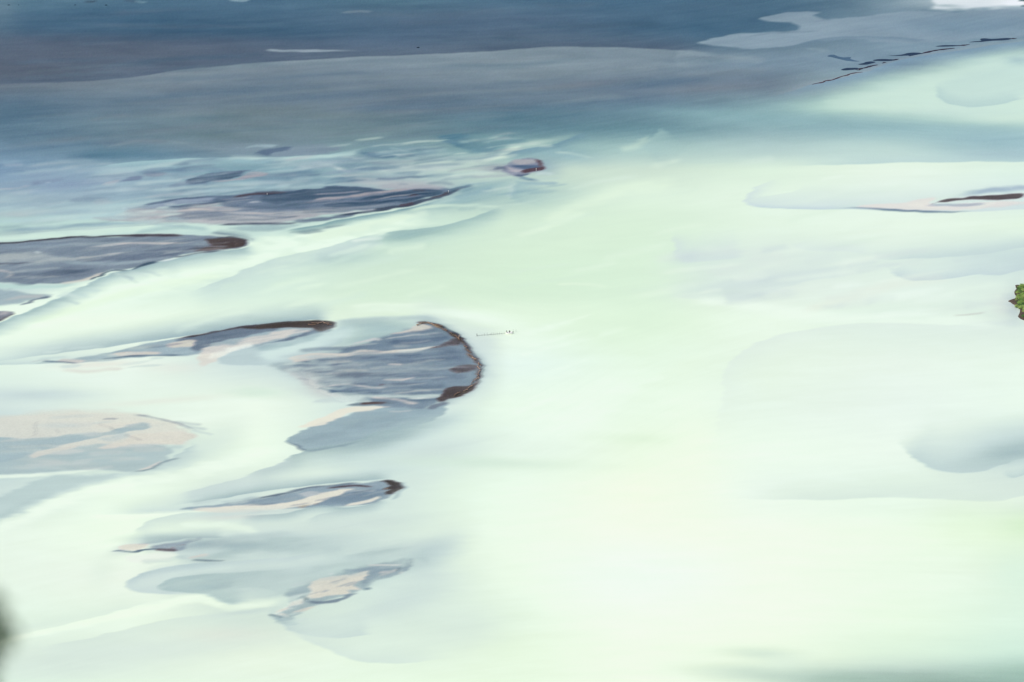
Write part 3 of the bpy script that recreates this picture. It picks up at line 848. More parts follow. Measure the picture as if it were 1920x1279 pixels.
S((210,208,204), [(742,1076),(750,1072)],1.2,1.4,.8)
S((96,112,136), [(736,1072),(744,1066),(750,1062)],1,1.4,.9)
S((120,138,160), [(575,1128),(600,1130),(630,1126),(652,1117),(670,1112)],1.8,2,.9)
S((78,96,118), [(560,1119),(572,1121),(580,1126)],1.2,1.3,.95)
F((212,208,202), [(515,1150),(540,1134),(566,1122),(570,1128),(545,1140),(528,1150)],2,.85)
F((210,208,200), [(548,1150),(572,1140),(600,1136),(575,1146)],1.6,.8)
S((84,102,124), [(502,1154),(515,1156),(530,1160)],1.2,1.3,.95)
S((216,214,206), [(518,1155),(530,1152),(544,1158)],1.4,1.4,.8)
S((110,134,156), [(680,1106),(690,1104),(698,1104)],1,1.6,.8)
E((166,190,202), [(500,1158),(525,1166),(535,1175),(560,1172)],26,-1,.6)
E((186,206,210), [(515,1162),(535,1176),(552,1186),(590,1194),(640,1195),(700,1188)],60,-1,.8,edge=2)
E((204,222,219), [(545,1182),(560,1196),(600,1215),(640,1231),(690,1242),(770,1242),(860,1230)],90,-1,.8,edge=2.5,ends=(.1,.4))
E((226,242,224), [(530,1178),(560,1198),(600,1217),(640,1233),(690,1244),(770,1244)],24,1,.5)
G((180,202,208),790,1040,40,16,-25,.85)
G((192,210,214),800,1075,40,20,0,.4)
G((198,216,216),720,1140,90,16,-16,.6)
G((214,232,224),860,1130,90,60,0,.4)

G((150,176,192),690,608,70,8,-3,.6)
S((170,192,204), [(620,606),(700,600),(780,596),(830,598)],2,6,.6)
S((226,243,230), [(640,586),(720,580),(800,582),(860,590),(900,604)],3,8,.6)
G((236,250,238),900,596,60,10,10,.6)
S((180,196,204), [(0,442),(30,440)],1,2,.0)
S((150,168,186), [(0,466),(60,462),(140,458),(240,456)],1.5,4,.5)
S((100,114,140), [(60,520),(110,516),(150,517)],1.4,3,.6)
S((176,188,196), [(0,518),(60,506),(120,502)],1.2,3,.5)
S((158,174,190), [(170,500),(220,494),(280,488),(340,476)],1,3,.5)
S((104,118,144), [(240,486),(300,480),(350,472)],1.5,3,.5)
S((196,214,216), [(215,512),(240,520),(260,528)],1.2,4,.5)
S((196,214,216), [(245,508),(268,514),(285,520)],1.2,4,.5)
S((160,184,196), [(225,516),(250,524),(262,534)],1,3,.5)
S((168,190,200), [(262,508),(290,512),(310,520)],1,3,.4)
S((206,224,220), [(110,556),(128,552),(150,560)],1.5,4,.5)
S((160,184,196), [(95,562),(120,562),(150,572)],1,4,.5)
S((150,168,188), [(700,376),(760,370),(800,366)],1,2,.5)
S((70,88,114), [(520,384),(600,377),(660,371)],1.4,3,.5)
S((112,128,150), [(440,376),(500,370),(560,366)],1,2.5,.5)
S((160,164,172), [(480,405),(560,402),(620,399)],1.4,3,.6)
S((120,136,158), [(300,408),(400,408),(480,410)],1.2,3,.5)
S((196,190,192), [(250,396),(320,394),(400,391)],1.2,3,.6)
S((160,164,176), [(230,402),(260,404),(300,406)],1.5,4,.6)
S((176,206,212), [(330,362),(400,357),(470,353),(560,346)],2,4,.6)
S((118,148,164), [(560,340),(620,336),(680,330)],2,5,.5)
S((180,204,206), [(520,350),(600,345),(660,342)],1.5,4,.5)
S((130,158,170), [(760,300),(820,296),(870,300)],1.5,5,.5)
S((206,220,214), [(700,318),(770,314),(850,316)],2,6,.5)
S((124,146,162), [(640,296),(700,306),(780,310)],1,4,.4)
S((120,138,156), [(330,318),(360,314),(400,310)],1.2,4,.5)
S((188,206,208), [(180,330),(220,326),(260,322)],1.4,5,.6)
S((206,214,212), [(470,960),(520,957),(560,953)],1.2,3,.6)
S((120,140,164), [(600,935),(650,928),(700,925)],1.2,2.5,.6)
S((180,188,198), [(640,921),(680,919),(715,920)],1,2,.6)
S((176,196,204), [(300,842),(330,836),(350,838)],1.5,5,.5)
S((200,206,204), [(60,808),(120,806),(180,800)],2,6,.3)

# broad drowned tails
G((186,205,210),560,1020,180,20,-3,.6)
G((168,189,199),700,1040,110,14,-10,.55)
G((186,205,211),820,1030,60,26,-30,.6)
G((190,208,210),500,1085,110,24,-4,.5)
G((192,210,213),780,1110,90,40,-20,.5)
G((204,221,218),860,1180,110,50,-10,.5)
G((196,213,215),640,985,160,16,-5,.55)
G((206,222,220),560,900,120,12,-8,.0)
G((190,208,214),420,915,100,12,-10,.4)
G((200,217,218),420,820,50,30,-30,.35)
G((204,220,218),330,1215,260,26,-4,.5)
G((206,222,219),120,1250,160,30,0,.5)
G((198,215,216),820,840,110,18,-10,.5)
G((206,222,222),760,930,60,24,-40,.35)
G((178,200,208),900,690,26,40,0,.25)
G((190,209,213),460,960,120,8,-4,.5)
S((224,240,228), [(430,1134),(520,1128),(590,1116)],2,8,.5)
E((150,172,188), [(258,1024),(300,1019),(360,1010),(430,1008)],24,-1,.6)
G((148,170,186),400,1020,80,9,-6,.6)
G((226,242,228),400,1160,90,7,-6,.0)
G((120,146,168),150,232,220,14,-3,.35)
G((166,194,206),214,401,26,9,0,.7)
G((168,194,206),60,392,110,14,-2,.45)
G((150,176,194),190,372,80,8,-3,.4)
G((176,204,212),190,402,70,8,-4,.5)
G((98,124,146),60,268,140,22,0,.4)
G((124,146,160),330,270,110,10,2,.5)
E((136,154,166), [(180,282),(230,268),(290,264),(350,268),(400,278),(450,281)],14,1,.5)
G((84,124,148),852,260,26,7,6,.75)
G((150,182,188),905,365,70,20,-8,.55)
G((166,196,195),1010,372,80,20,-10,.4)
S((178,206,206), [(800,384),(850,374),(920,352)],1.5,5,.5)
S((132,166,180), [(850,372),(900,358),(930,350)],2,5,.5)
S((124,158,174), [(860,360),(890,352)],2,4,.5)
S((150,186,196), [(430,303),(480,304),(520,298)],1.6,4,.5)
S((190,216,212), [(150,334),(200,324),(260,318),(330,306),(400,300)],1.8,6,.5)
S((186,206,208), [(250,345),(320,340),(345,337)],1.4,4,.5)
S((120,142,160), [(260,325),(290,318),(330,316)],1.4,4,.5)
S((112,138,158), [(330,322),(350,320),(380,318)],2,4,.4)
S((112,136,156), [(470,336),(540,334),(600,326)],2,5,.45)
S((168,176,184), [(490,331),(520,328),(560,326)],1.6,4,.4)
S((190,212,208), [(330,353),(420,349),(500,345)],1.2,4,.5)
S((160,190,200), [(130,394),(200,391),(240,384)],1.5,5,.5)
S((182,206,212), [(240,384),(300,374),(370,362),(440,354)],1.6,4,.6)
E((150,172,188), [(0,441),(80,434),(160,429),(240,423),(320,419),(380,420)],9,-1,.5)
F((98,122,144), [(540,433),(600,424),(640,418),(640,421),(600,430),(560,436)],4,.5)
G((150,150,156),440,442,40,4,0,.0)
S((196,206,208), [(385,440),(410,441),(430,443)],1,2,.5)
S((104,120,142), [(395,436),(430,440),(455,446)],1.2,2.5,.5)
# fine streaks laid down by the current
def in_poly(px, py, P):
    c = False
    n = len(P)
    for i in range(n):
        (x1, y1), (x2, y2) = P[i], P[i - 1]
        if (y1 > py) != (y2 > py) and px < x1 + (py - y1) * (x2 - x1) / (y2 - y1):
            c = not c
    return c
def streaks(P, n, cols, ang, ln, w, soft, op, seed):
    r = random.Random(seed)
    xs = [p[0] for p in P]; ys = [p[1] for p in P]
    k = 0
    while k < n:
        x, y = r.uniform(max(-60, min(xs)), max(xs)), r.uniform(min(ys), max(ys))
        L = r.uniform(*ln)
        a = math.radians(ang + r.uniform(-2.5, 2.5))
        dx, dy = math.cos(a) * L / 2, math.sin(a) * L / 2
        k += 1
        if not (in_poly(x, y, P) and in_poly(x + dx * .8, y + dy * .8, P) and in_poly(x - dx * .8, y - dy * .8, P)):
            continue
        cv = r.uniform(-.06, .06) * L
        S(r.choice(cols), [(x - dx, y - dy), (x - dx * .3, y - dy * .3 + cv * .4), (x + dx * .4, y + dy * .4 + cv * .4), (x + dx, y + dy)],
          r.uniform(*w), r.uniform(*soft), r.uniform(*op), ends=(r.uniform(.1, .5), r.uniform(.2, .5)))
SAND, SLT, DRK = (196,194,194), (158,172,184), (96,112,138)
B6 = [(545,690),(600,664),(690,645),(770,625),(808,615),(850,634),(885,672),(885,700),(850,725),(800,752),(740,760),(640,740),(580,712)]
streaks(B6, 130, [SLT, SLT, DRK, DRK, (140,156,174), (178,184,190)], -4, (30, 120), (.4, 1.4), (1.2, 3), (.25, .55), 1)
streaks([(550,690),(600,668),(700,650),(720,745),(620,735)], 60, [SLT, (176,188,194), (190,194,194), DRK], -4, (25, 90), (.4, 1.5), (1.2, 4), (.3, .6), 2)
streaks(LB, 90, [SLT, DRK, (140,156,176), (176,184,190), (112,128,152)], -5, (50, 180), (.4, 1.4), (1.2, 3.5), (.25, .5), 3)
B2 = [(240,392),(330,378),(430,368),(560,357),(700,351),(845,357),(800,374),(700,390),(560,408),(480,416),(300,412)]
streaks(B2, 110, [DRK, (84,102,130), (150,160,172), (128,142,162), (186,184,186)], -4, (40, 160), (.4, 1.3), (1, 2.6), (.25, .55), 4)
streaks([(235,394),(330,388),(440,386),(560,398),(560,408),(480,416),(300,413)], 40, [(150,160,174), (200,194,192), (132,146,166), (120,134,156)], -1, (40, 140), (.5, 1.4), (1.2, 3), (.3, .6), 5)
UL = [(-60,300),(160,322),(400,298),(680,284),(900,262),(960,300),(860,350),(640,346),(400,364),(240,385),(-60,436)]
streaks(UL, 210, [(176,202,208), (190,208,208), (120,146,164), (140,160,178), (112,138,158), (186,190,196), (160,190,198)], -5, (40, 190), (.5, 2), (2, 6), (.2, .45), 6)
streaks([(0,110),(1300,100),(1480,120),(1460,180),(1000,250),(0,290)], 150, [(124,138,154), (88,112,138), (112,128,146), (96,118,140), (120,130,148)], -4, (90, 420), (.6, 3), (3, 9), (.15, .35), 7)
streaks([(0,0),(1700,0),(1300,70),(900,80),(0,140)], 70, [(76,104,132), (62,88,114), (92,104,126), (84,108,134)], -1, (120, 420), (.6, 3), (4, 9), (.15, .3), 8)
streaks([(420,950),(560,925),(720,905),(745,915),(730,930),(600,944),(440,954)], 30, [SLT, DRK, (176,184,190)], -8, (20, 80), (.4, 1), (1, 2.4), (.25, .5), 9)
streaks([(540,1130),(620,1085),(750,1055),(740,1074),(620,1120),(560,1145)], 24, [(176,190,196), (128,148,168), (196,198,196)], -17, (15, 60), (.4, 1), (1, 2.6), (.3, .5), 10)
streaks([(60,678),(320,640),(560,612),(600,618),(500,640),(360,660),(180,676)], 50, [SLT, DRK, (130,150,170), (180,186,190)], -8, (25, 100), (.4, 1.2), (1, 3), (.25, .5), 11)
streaks([(-40,780),(150,772),(300,788),(355,815),(300,870),(0,885)], 70, [(206,208,205), (186,200,205), (196,204,204), (214,212,206)], -5, (30, 140), (.6, 2), (2, 5), (.2, .4), 12)
streaks([(545,828),(640,788),(760,768),(800,780),(700,812),(580,842)], 24, [(140,160,176), (164,184,194), (156,178,190)], -12, (40, 120), (.8, 2), (3, 7), (.2, .4), 13)
streaks([(1000,300),(1400,280),(1920,310),(1920,600),(1300,560),(900,560)], 60, [(226,243,230), (206,228,216), (214,232,226), (232,246,234)], -12, (60, 220), (.5, 2), (4, 10), (.15, .35), 14)
streaks([(60,590),(460,480),(700,430),(900,400),(860,560),(500,600),(200,640)], 70, [(234,251,234), (208,230,222), (226,244,228), (214,236,218)], -14, (60, 220), (.5, 2.4), (4, 9), (.15, .35), 15)
streaks([(940,600),(1200,560),(1300,760),(1000,860),(920,760)], 60, [(234,250,236), (222,240,226), (238,252,238)], -16, (40, 140), (.5, 2), (3, 8), (.15, .35), 16)
streaks([(850,310),(960,335),(1080,330),(1000,400),(820,400)], 40, [(170,198,200), (140,174,186), (196,216,210), (150,182,190)], -6, (30, 120), (.5, 1.6), (2, 5), (.2, .45), 17)

WT = [(200,216,217), (188,203,208), (214,228,225), (172,190,200)]
streaks([(500,676),(600,655),(650,660),(670,752),(570,735),(520,705)], 70, WT, -4, (25, 90), (.5, 1.8), (2, 6), (.25, .55), 21)
streaks([(340,930),(500,925),(500,968),(360,968)], 24, WT, -7, (30, 90), (.5, 1.5), (2, 5), (.25, .5), 22)
streaks([(210,378),(340,372),(360,424),(190,420)], 60, [(170,198,208), (188,206,210), (160,182,196), (196,214,214)], -3, (25, 90), (.5, 1.6), (1.5, 4), (.3, .6), 23)
streaks([(490,1130),(560,1095),(600,1100),(590,1160),(520,1175)], 24, WT, -16, (20, 60), (.5, 1.4), (1.5, 4), (.25, .5), 24)
streaks([(60,655),(300,630),(330,690),(60,695)], 40, [(176,198,206), (200,218,218), (158,180,194), (214,230,226)], -6, (30, 110), (.5, 1.8), (2, 5), (.25, .5), 25)
streaks([(600,262),(960,240),(1060,262),(960,335),(600,345)], 150, [(196,214,210), (112,140,158), (130,152,166), (176,196,200), (90,120,142), (206,224,214), (160,170,178)], -5, (25, 120), (.4, 1.5), (1.2, 4), (.25, .5), 26)
streaks([(-40,300),(250,300),(250,440),(-40,450)], 70, [(176,200,210), (128,152,174), (142,164,184), (186,198,202), (196,216,218), (112,136,160)], -5, (50, 200), (.6, 2.2), (3, 7), (.15, .32), 27)
streaks([(250,300),(640,288),(640,350),(400,366),(250,385)], 110, [(186,208,208), (104,132,154), (130,152,168), (172,186,194), (90,116,140)], -6, (30, 130), (.5, 1.6), (2, 5), (.2, .4), 28)
streaks([(1240,430),(1500,430),(1900,470),(1900,600),(1500,590),(1240,560)], 60, [(206,220,222), (196,212,217), (232,245,235), (214,226,224)], -9, (60, 220), (1, 4), (5, 12), (.2, .4), 29)
streaks([(250,1000),(480,990),(820,1010),(800,1060),(500,1100),(260,1110)], 60, [(176,196,204), (200,216,216), (164,186,196), (210,226,222)], -9, (50, 180), (1, 4), (4, 10), (.15, .35), 30)
G((150,172,192),110,330,150,20,-3,.35)
G((168,190,202),60,380,140,16,-3,.35)



# ---- fine streaks drawn out along the current, and the mottle of moving silt
def flow_angle():
    pts = np.array([(0,500,-14),(300,540,-17),(700,430,-15),(1000,360,-14),(1300,300,-8),(1700,220,4),(1900,100,-14),(200,100,-2),(900,120,-2),
                    (1500,120,-10),(200,350,-5),(600,340,-5),(100,800,-3),(500,700,-8),(750,680,-4),(900,600,12),(500,950,-9),(250,1150,-14),
                    (640,1090,-14),(900,1000,-6),(1250,1100,0),(1700,1050,2),(1600,700,-3),(1800,480,-10),(1250,620,-18),(1100,760,-30),(400,250,-3),
                    (1800,380,-3),(1150,500,-8),(1700,860,-6)], np.float32)
    a, w = 0, 0
    X, Y = gx[None, ::8], gy[::8, None]
    for x, y, d in pts:
        ww = 1 / (((X - x) / 1.4) ** 2 + (Y - y) ** 2 + 900)
        ww = ww * ww
        a = a + ww * d
        w = w + ww
    a = a / w
    yi = np.arange(NY) / 8.0; xi = np.arange(NX) / 8.0
    y0 = np.clip(yi.astype(int), 0, a.shape[0] - 2); x0 = np.clip(xi.astype(int), 0, a.shape[1] - 2)
    ty = (yi - y0)[:, None]; tx = (xi - x0)[None, :]
    ty = np.clip(ty, 0, 1); tx = np.clip(tx, 0, 1)
    return np.radians((a[y0][:, x0] * (1 - ty) * (1 - tx) + a[y0 + 1][:, x0] * ty * (1 - tx) + a[y0][:, x0 + 1] * (1 - ty) * tx + a[y0 + 1][:, x0 + 1] * ty * tx)).astype(np.float32)

ANG = flow_angle()
CA, SA = np.cos(ANG), np.sin(ANG)
JJ, II = np.meshgrid(np.arange(NY, dtype=np.float32), np.arange(NX, dtype=np.float32), indexing='ij')
def lic(src, steps, step):
    acc = np.zeros_like(src)
    wsum = 0
    for sgn in (-1, 1):
        for k in range(0 if sgn > 0 else 1, steps):
            w = 0.5 + 0.5 * math.cos(math.pi * k / steps)
            x = np.clip(II + sgn * k * step * CA, 0, NX - 1).astype(np.int32)
            y = np.clip(JJ + sgn * k * step * SA, 0, NY - 1).astype(np.int32)
            acc += w * src[y, x]
            wsum += w
    return acc / wsum

# draw the edges out a little along the current, then overall colour balance of the silt
def smear(A, steps, step):
    acc = A.copy(); ws = 1.0
    for sgn in (-1, 1):
        for k in range(1, steps):
            w = 1 - k / steps
            x = np.clip(II + sgn * k * step * CA, 0, NX - 1).astype(np.int32)
            y = np.clip(JJ + sgn * k * step * SA, 0, NY - 1).astype(np.int32)
            acc += w * A[y, x]; ws += w
    return acc / ws
def blur3(A):
    A = A.copy()
    A[:, 1:-1] = (A[:, :-2] + 2 * A[:, 1:-1] + A[:, 2:]) / 4
    A[1:-1] = (A[:-2] + 2 * A[1:-1] + A[2:]) / 4
    return A
lum = IMG.mean(-1, keepdims=True)
keep = np.clip((104 - lum) / 24, 0, 1) * (gy[:, None, None] > 290)     # gravel crests stay crisp
for _ in range(2):
    keep = blur3(keep)
sm = smear(IMG, 4, 1.1)
IMG = IMG * keep * .6 + sm * (1 - keep * .6)
rg = np.clip(IMG[..., 0] - IMG[..., 1], 0, 60)
lig = sstep((IMG.mean(-1) - 140) / 40)
IMG[..., 0] -= (.3 + .35 * lig) * rg
IMG[..., 1] += (.15 + .25 * lig) * rg
lum = IMG.mean(-1)
hi = sstep((lum - 185) / 30) * (1 - .9 * sstep((lum - 232) / 16))
mid = sstep((lum - 95) / 40) * (1 - sstep((lum - 190) / 25))
lo = 1 - sstep((lum - 95) / 40)
near = sstep((gy[:, None] - 320) / 130)
IMG[..., 0] += 7 * hi + 2 * mid * near - 2 * lo * near
IMG[..., 1] += 7 * hi + 2 * mid * near + 2 * lo
far = sstep((330 - gy[:, None]) / 120) * mid
IMG += far[..., None] * np.array([3, 5, -5], np.float32)
blu = sstep((IMG[..., 2] - IMG[..., 0] - 8) / 16)
IMG[..., 2] += 3 * hi + (2 - 2 * near) * mid - (4 * mid * near + (2 + 3 * near) * lo) * blu

wn = rng.randn(NY, NX).astype(np.float32)
st1 = lic(wn, 14, 1.4)
st1 /= st1.std()
wn2 = rng.randn(NY // 3 + 1, NX // 3 + 1).astype(np.float32).repeat(3, 0).repeat(3, 1)[:NY, :NX]
st2 = lic(wn2, 22, 2.6)
st2 /= st2.std()
wn3 = rng.randn(NY // 4 + 1, NX // 4 + 1).astype(np.float32).repeat(4, 0).repeat(4, 1)[:NY, :NX]
st3 = lic(wn3, 26, 3.2)
st3 /= st3.std()
wn4 = rng.randn(NY // 9 + 1, NX // 9 + 1).astype(np.float32).repeat(9, 0).repeat(9, 1)[:NY, :NX]
st4 = blur3(blur3(lic(wn4, 26, 5.0)))
st4 /= st4.std()
lum = IMG.mean(-1, keepdims=True)
wet = np.clip((205 - lum) / 60, 0, 1)
IMG += (st3 * 2.2 + st4 * 2.4)[..., None] * (.45 + .55 * sstep((gy[:, None, None] - 240) / 80)) * (wet * .9 + .12) * np.array([1.05, 1.0, .8], np.float32) * (1 - .5 * keep)
amp = 0.6 + 3.0 * np.clip((230 - lum) / 90, 0, 1)          # streaks show most on the dark flats
IMG += (st1 * 0.7)[..., None] * amp * .32 + (st2)[..., None] * amp * np.array([1.0, 1.0, .85], np.float32) * .36
IMG += wn[..., None] * amp * .55 + rng.randn(NY, NX, 3).astype(np.float32) * amp * .35
IMG += (vnoise(60, 9, 41) * 1.6 + vnoise(25, 5, 42) * 1.1)[..., None] * np.clip(amp * .6, .6, 2)
IMG[..., 2] += 3 * sstep((IMG.mean(-1) - 232) / 8)
IMG = np.clip(IMG, 4, 252)

# ---------------------------------------------------------------- the flats as one sheet out to the horizon
ex = lambda a, b: np.concatenate([a, b])
colx = np.concatenate([[-26000, -12000, -6000, -3000, -1500, -800, -400], gx, [2350, 2800, 3600, 5000, 8000, 14000, 28000]]).astype(np.float64)
rowy = np.concatenate([[-1096, -1080, -1040, -980, -900, -780, -640, -500, -380, -280, -200, -140, -95], gy,
                       [1400, 1500, 1700, 2100, 2900, 4500, 8600]]).astype(np.float64)
ci = np.clip(np.searchsorted(gx, colx), 0, NX - 1)
ri = np.clip(np.searchsorted(gy, rowy), 0, NY - 1)
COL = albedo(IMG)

def water_material():
    m = bpy.data.materials.new('silty_water')
    m.use_nodes = True
    n = m.node_tree
    p = n.nodes['Principled BSDF']
    p.inputs['Roughness'].default_value = .45
    p.inputs['Specular IOR Level'].default_value = .12
    a = n.nodes.new('ShaderNodeAttribute')
    a.attribute_name = 'silt'
    n.links.new(a.outputs['Color'], p.inputs['Base Color'])
    tc = n.nodes.new('ShaderNodeTexCoord')
    mp = n.nodes.new('ShaderNodeMapping')
    mp.inputs['Scale'].default_value = (.25, .8, 1)
    mp.inputs['Rotation'].default_value = (0, 0, .25)
    nz = n.nodes.new('ShaderNodeTexNoise')
    nz.inputs['Scale'].default_value = .6
    nz.inputs['Detail'].default_value = 3
    b = n.nodes.new('ShaderNodeBump')
    b.inputs['Strength'].default_value = .06
    b.inputs['Distance'].default_value = .4
    n.links.new(tc.outputs['Object'], mp.inputs['Vector'])
    n.links.new(mp.outputs['Vector'], nz.inputs['Vector'])
    n.links.new(nz.outputs['Fac'], b.inputs['Height'])
    n.links.new(b.outputs['Normal'], p.inputs['Normal'])
    return m
def bar_material():
    m = bpy.data.materials.new('wet_silt')
    m.use_nodes = True
    n = m.node_tree
    p = n.nodes['Principled BSDF']
    p.inputs['Roughness'].default_value = .75
    p.inputs['Specular IOR Level'].default_value = .12
    a = n.nodes.new('ShaderNodeAttribute')
    a.attribute_name = 'silt'
    n.links.new(a.outputs['Color'], p.inputs['Base Color'])
    tc = n.nodes.new('ShaderNodeTexCoord')
    gr = n.nodes.new('ShaderNodeTexNoise')
    gr.inputs['Scale'].default_value = .55
    gr.inputs['Detail'].default_value = 8
    gr.inputs['Roughness'].default_value = .75
    mr = n.nodes.new('ShaderNodeMapRange')
    mr.inputs['From Min'].default_value = .3
    mr.inputs['From Max'].default_value = .7
    mr.inputs['To Min'].default_value = .94
    mr.inputs['To Max'].default_value = 1.06
    mx = n.nodes.new('ShaderNodeVectorMath')
    mx.operation = 'SCALE'
    n.links.new(tc.outputs['Object'], gr.inputs['Vector'])
    n.links.new(gr.outputs['Fac'], mr.inputs['Value'])
    n.links.new(a.outputs['Vector'], mx.inputs[0])
    n.links.new(mr.outputs['Result'], mx.inputs['Scale'])
    n.links.new(mx.outputs['Vector'], p.inputs['Base Color'])
    nz = n.nodes.new('ShaderNodeTexNoise')
    nz.inputs['Scale'].default_value = .9
    nz.inputs['Detail'].default_value = 6
    b = n.nodes.new('ShaderNodeBump')
    b.inputs['Strength'].default_value = .25
    b.inputs['Distance'].default_value = .3
    n.links.new(tc.outputs['Object'], nz.inputs['Vector'])
    n.links.new(nz.outputs['Fac'], b.inputs['Height'])
    n.links.new(b.outputs['Normal'], p.inputs['Normal'])
    return m
WATER, BAR = water_material(), bar_material()

def sheet(name, X, Y, Z, C, keep, material):
    """grid of points -> one mesh of the cells in keep, coloured per point"""
    nr, nc = X.shape
    j, i = np.nonzero(keep)
    a = j * nc + i
    quads = np.stack([a + nc, a + nc + 1, a + 1, a], 1)
    used, inv = np.unique(quads, return_inverse=True)
    quads = inv.reshape(quads.shape).astype(np.int32)
    co = np.stack([X.ravel()[used], Y.ravel()[used], Z.ravel()[used]], 1).astype(np.float32)
    me = bpy.data.meshes.new(name)
    me.vertices.add(len(co))
    me.vertices.foreach_set('co', co.ravel())
    me.loops.add(quads.size)
    me.loops.foreach_set('vertex_index', quads.ravel())
    me.polygons.add(len(quads))
    me.polygons.foreach_set('loop_start', np.arange(0, quads.size, 4, dtype=np.int32))
    me.update(calc_edges=True)
    at = me.attributes.new('silt', 'FLOAT_COLOR', 'POINT')
    rgba = np.ones((len(co), 4), np.float32)
    rgba[:, :3] = C.reshape(-1, 3)[used]
    at.data.foreach_set('color', rgba.ravel())
    me.polygons.foreach_set('use_smooth', np.ones(len(quads), bool))
    me.materials.append(material)
    o = bpy.data.objects.new(name, me)
    scene.collection.objects.link(o)
    return o

GX, GY = ground(*np.meshgrid(colx, rowy))
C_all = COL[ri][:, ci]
# away from the surveyed part the silt evens out to plain far water, milky shallows and slate between them
kx = np.clip(np.maximum(XS0 - colx, colx - XS1) / 500.0, 0, 1)[None, :, None]
ky = np.clip(np.maximum((YS0 - rowy) / 120.0, (rowy - YS1) / 260.0), 0, 1)[:, None, None]
stops = [-1100, -100, 60, 240, 420, 700, 9000]
cols_ = albedo(np.array([(104, 128, 148), (84, 110, 136), (86, 106, 130), (130, 160, 172), (205, 226, 220), (224, 242, 228), (222, 240, 226)]))
plain = np.stack([np.interp(rowy, stops, cols_[:, q]) for q in range(3)], -1)[:, None, :].repeat(len(colx), 1)
kk = np.maximum(kx, ky) * np.ones((len(rowy), len(colx), 1))
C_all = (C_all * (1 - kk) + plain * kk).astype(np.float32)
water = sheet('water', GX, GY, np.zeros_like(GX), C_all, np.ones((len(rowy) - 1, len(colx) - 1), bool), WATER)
tag(water, kind='structure')

# ---------------------------------------------------------------- bars that stand out of the water
def inside_depth(pts, reach):
    P = spline(pts, True)
    sl, d, s, p, ins = dist_poly(P, True, reach)
    return sl, np.where(ins, d, -1.0)
BARS = [
    [(225,398),(240,388),(300,384),(350,372),(402,367),(450,361),(520,357),(580,353),(640,349),(690,350),(742,354),(800,352),(850,355),(846,362),(800,376),(740,387),(680,396),(600,404),(560,411),(480,418),(400,420),(350,418),(280,417),(210,413)],
    LB,
    [(60,682),(150,670),(250,652),(320,638),(385,625),(470,614),(560,604),(600,601),(626,605),(628,609),(600,622),(560,635),(500,646),(430,660),(400,675),(370,668),(280,670),(180,678)],
    [(545,686),(600,668),(640,652),(690,640),(720,630),(770,618),(792,606),(808,605),(830,612),(850,624),(870,640),(885,660),(900,676),(902,690),(894,712),(878,728),(850,742),(825,752),(790,766),(740,770),(700,762),(660,760),(600,735),(570,712)],
    [(400,950),(450,941),(530,926),(600,913),(660,905),(720,901),(745,900),(758,906),(758,915),(745,927),(728,936),(690,945),(640,949),(560,952),(450,956)],
    [(515,1155),(570,1106),(620,1082),(680,1068),(750,1050),(768,1048),(762,1064),(740,1076),(700,1092),(660,1108),(610,1126),(565,1148),(535,1162)],
    [(950,309),(962,300),(1000,296),(1014,302),(1021,312),(1016,319),(1000,323),(980,328),(968,335),(958,328),(940,320)],
    [(348,342),(362,333),(395,324),(440,320),(503,324),(490,331),(470,335),(440,339),(400,341),(357,346)],
    [(230,1034),(245,1022),(290,1022),(330,1019),(370,1012),(350,1024),(336,1034),(300,1033),(258,1036)],
    [(1700,386),(1750,372),(1820,366),(1880,363),(1925,362),(2060,358),(2060,378),(1925,382),(1800,390)],
    [(-10,786),(60,775),(150,771),(230,773),(290,783),(350,806),(362,820),(330,832),(200,838),(60,850),(-100,850),(-100,790)],
]
fy, fx = np.meshgrid(gy.astype(np.float64), gx.astype(np.float64), indexing='ij')
rough_n = vnoise(7, 5, 77)
for bi, pts in enumerate(BARS):
    sl, dep = inside_depth(pts, 14)
    low = bi == 10
    a = sstep(np.clip(dep, 0, 14) / 14)
    if a.max() <= 0: continue
    lumb = IMG[sl].mean(-1)
    warm = np.clip((118 - lumb) / 30, 0, 1) * np.clip((IMG[sl][..., 0] - IMG[sl][..., 2] + 22) / 14, 0, 1)
    z = np.where(dep >= 0, (.30 if low else .55) * a + .04, -.12) + a * (.05 * rough_n[sl] + warm * (.35 + .25 * rough_n[sl]))
    z[dep < 0] = -.12
    X, Y = ground(fx[sl], fy[sl], z)
    k = (dep[:-1, :-1] >= 0) | (dep[1:, 1:] >= 0) | (dep[1:, :-1] >= 0) | (dep[:-1, 1:] >= 0)
    o = sheet('sand_bar', X, Y, z, COL[sl], k, BAR)
    tag(o, kind='structure')

# ---------------------------------------------------------------- dark pools and the mud bank at the far shore
def slab(name, pts, z0, z1, m, closed=True, n=4):
    P = spline(pts, True, n)
    jit = np.random.RandomState(len(pts) * 13 + int(pts[0][0]))
    P = P + jit.uniform(-.25, .25, P.shape) * [1, .5]
    X, Y = ground(P[:, 0], P[:, 1], z1)
    k = len(X)
    v = [(X[i], Y[i], z1) for i in range(k)] + [(X[i], Y[i], z0) for i in range(k)]
    f = [tuple(range(k))] + [(i, (i + 1) % k, k + (i + 1) % k, k + i) for i in range(k)]
    o = mesh_obj(name, v, f, m)
    bm = bmesh.new(); bm.from_mesh(o.data)
    bmesh.ops.recalc_face_normals(bm, faces=bm.faces)
    bmesh.ops.triangulate(bm, faces=[q for q in bm.faces if len(q.verts) > 4])
    bm.to_mesh(o.data); bm.free()
    return o
POOLM = mat('deep_pool_water', tuple(albedo((34, 56, 82))), .4, .12, .12, .05)
POOLM2 = mat('shallow_pool_water', tuple(albedo((76, 104, 130))), .4, .12, .12, .05)
MUD = mat('brown_mud', tuple(albedo((66, 66, 84))), .85, .15, .25, .3, .3)
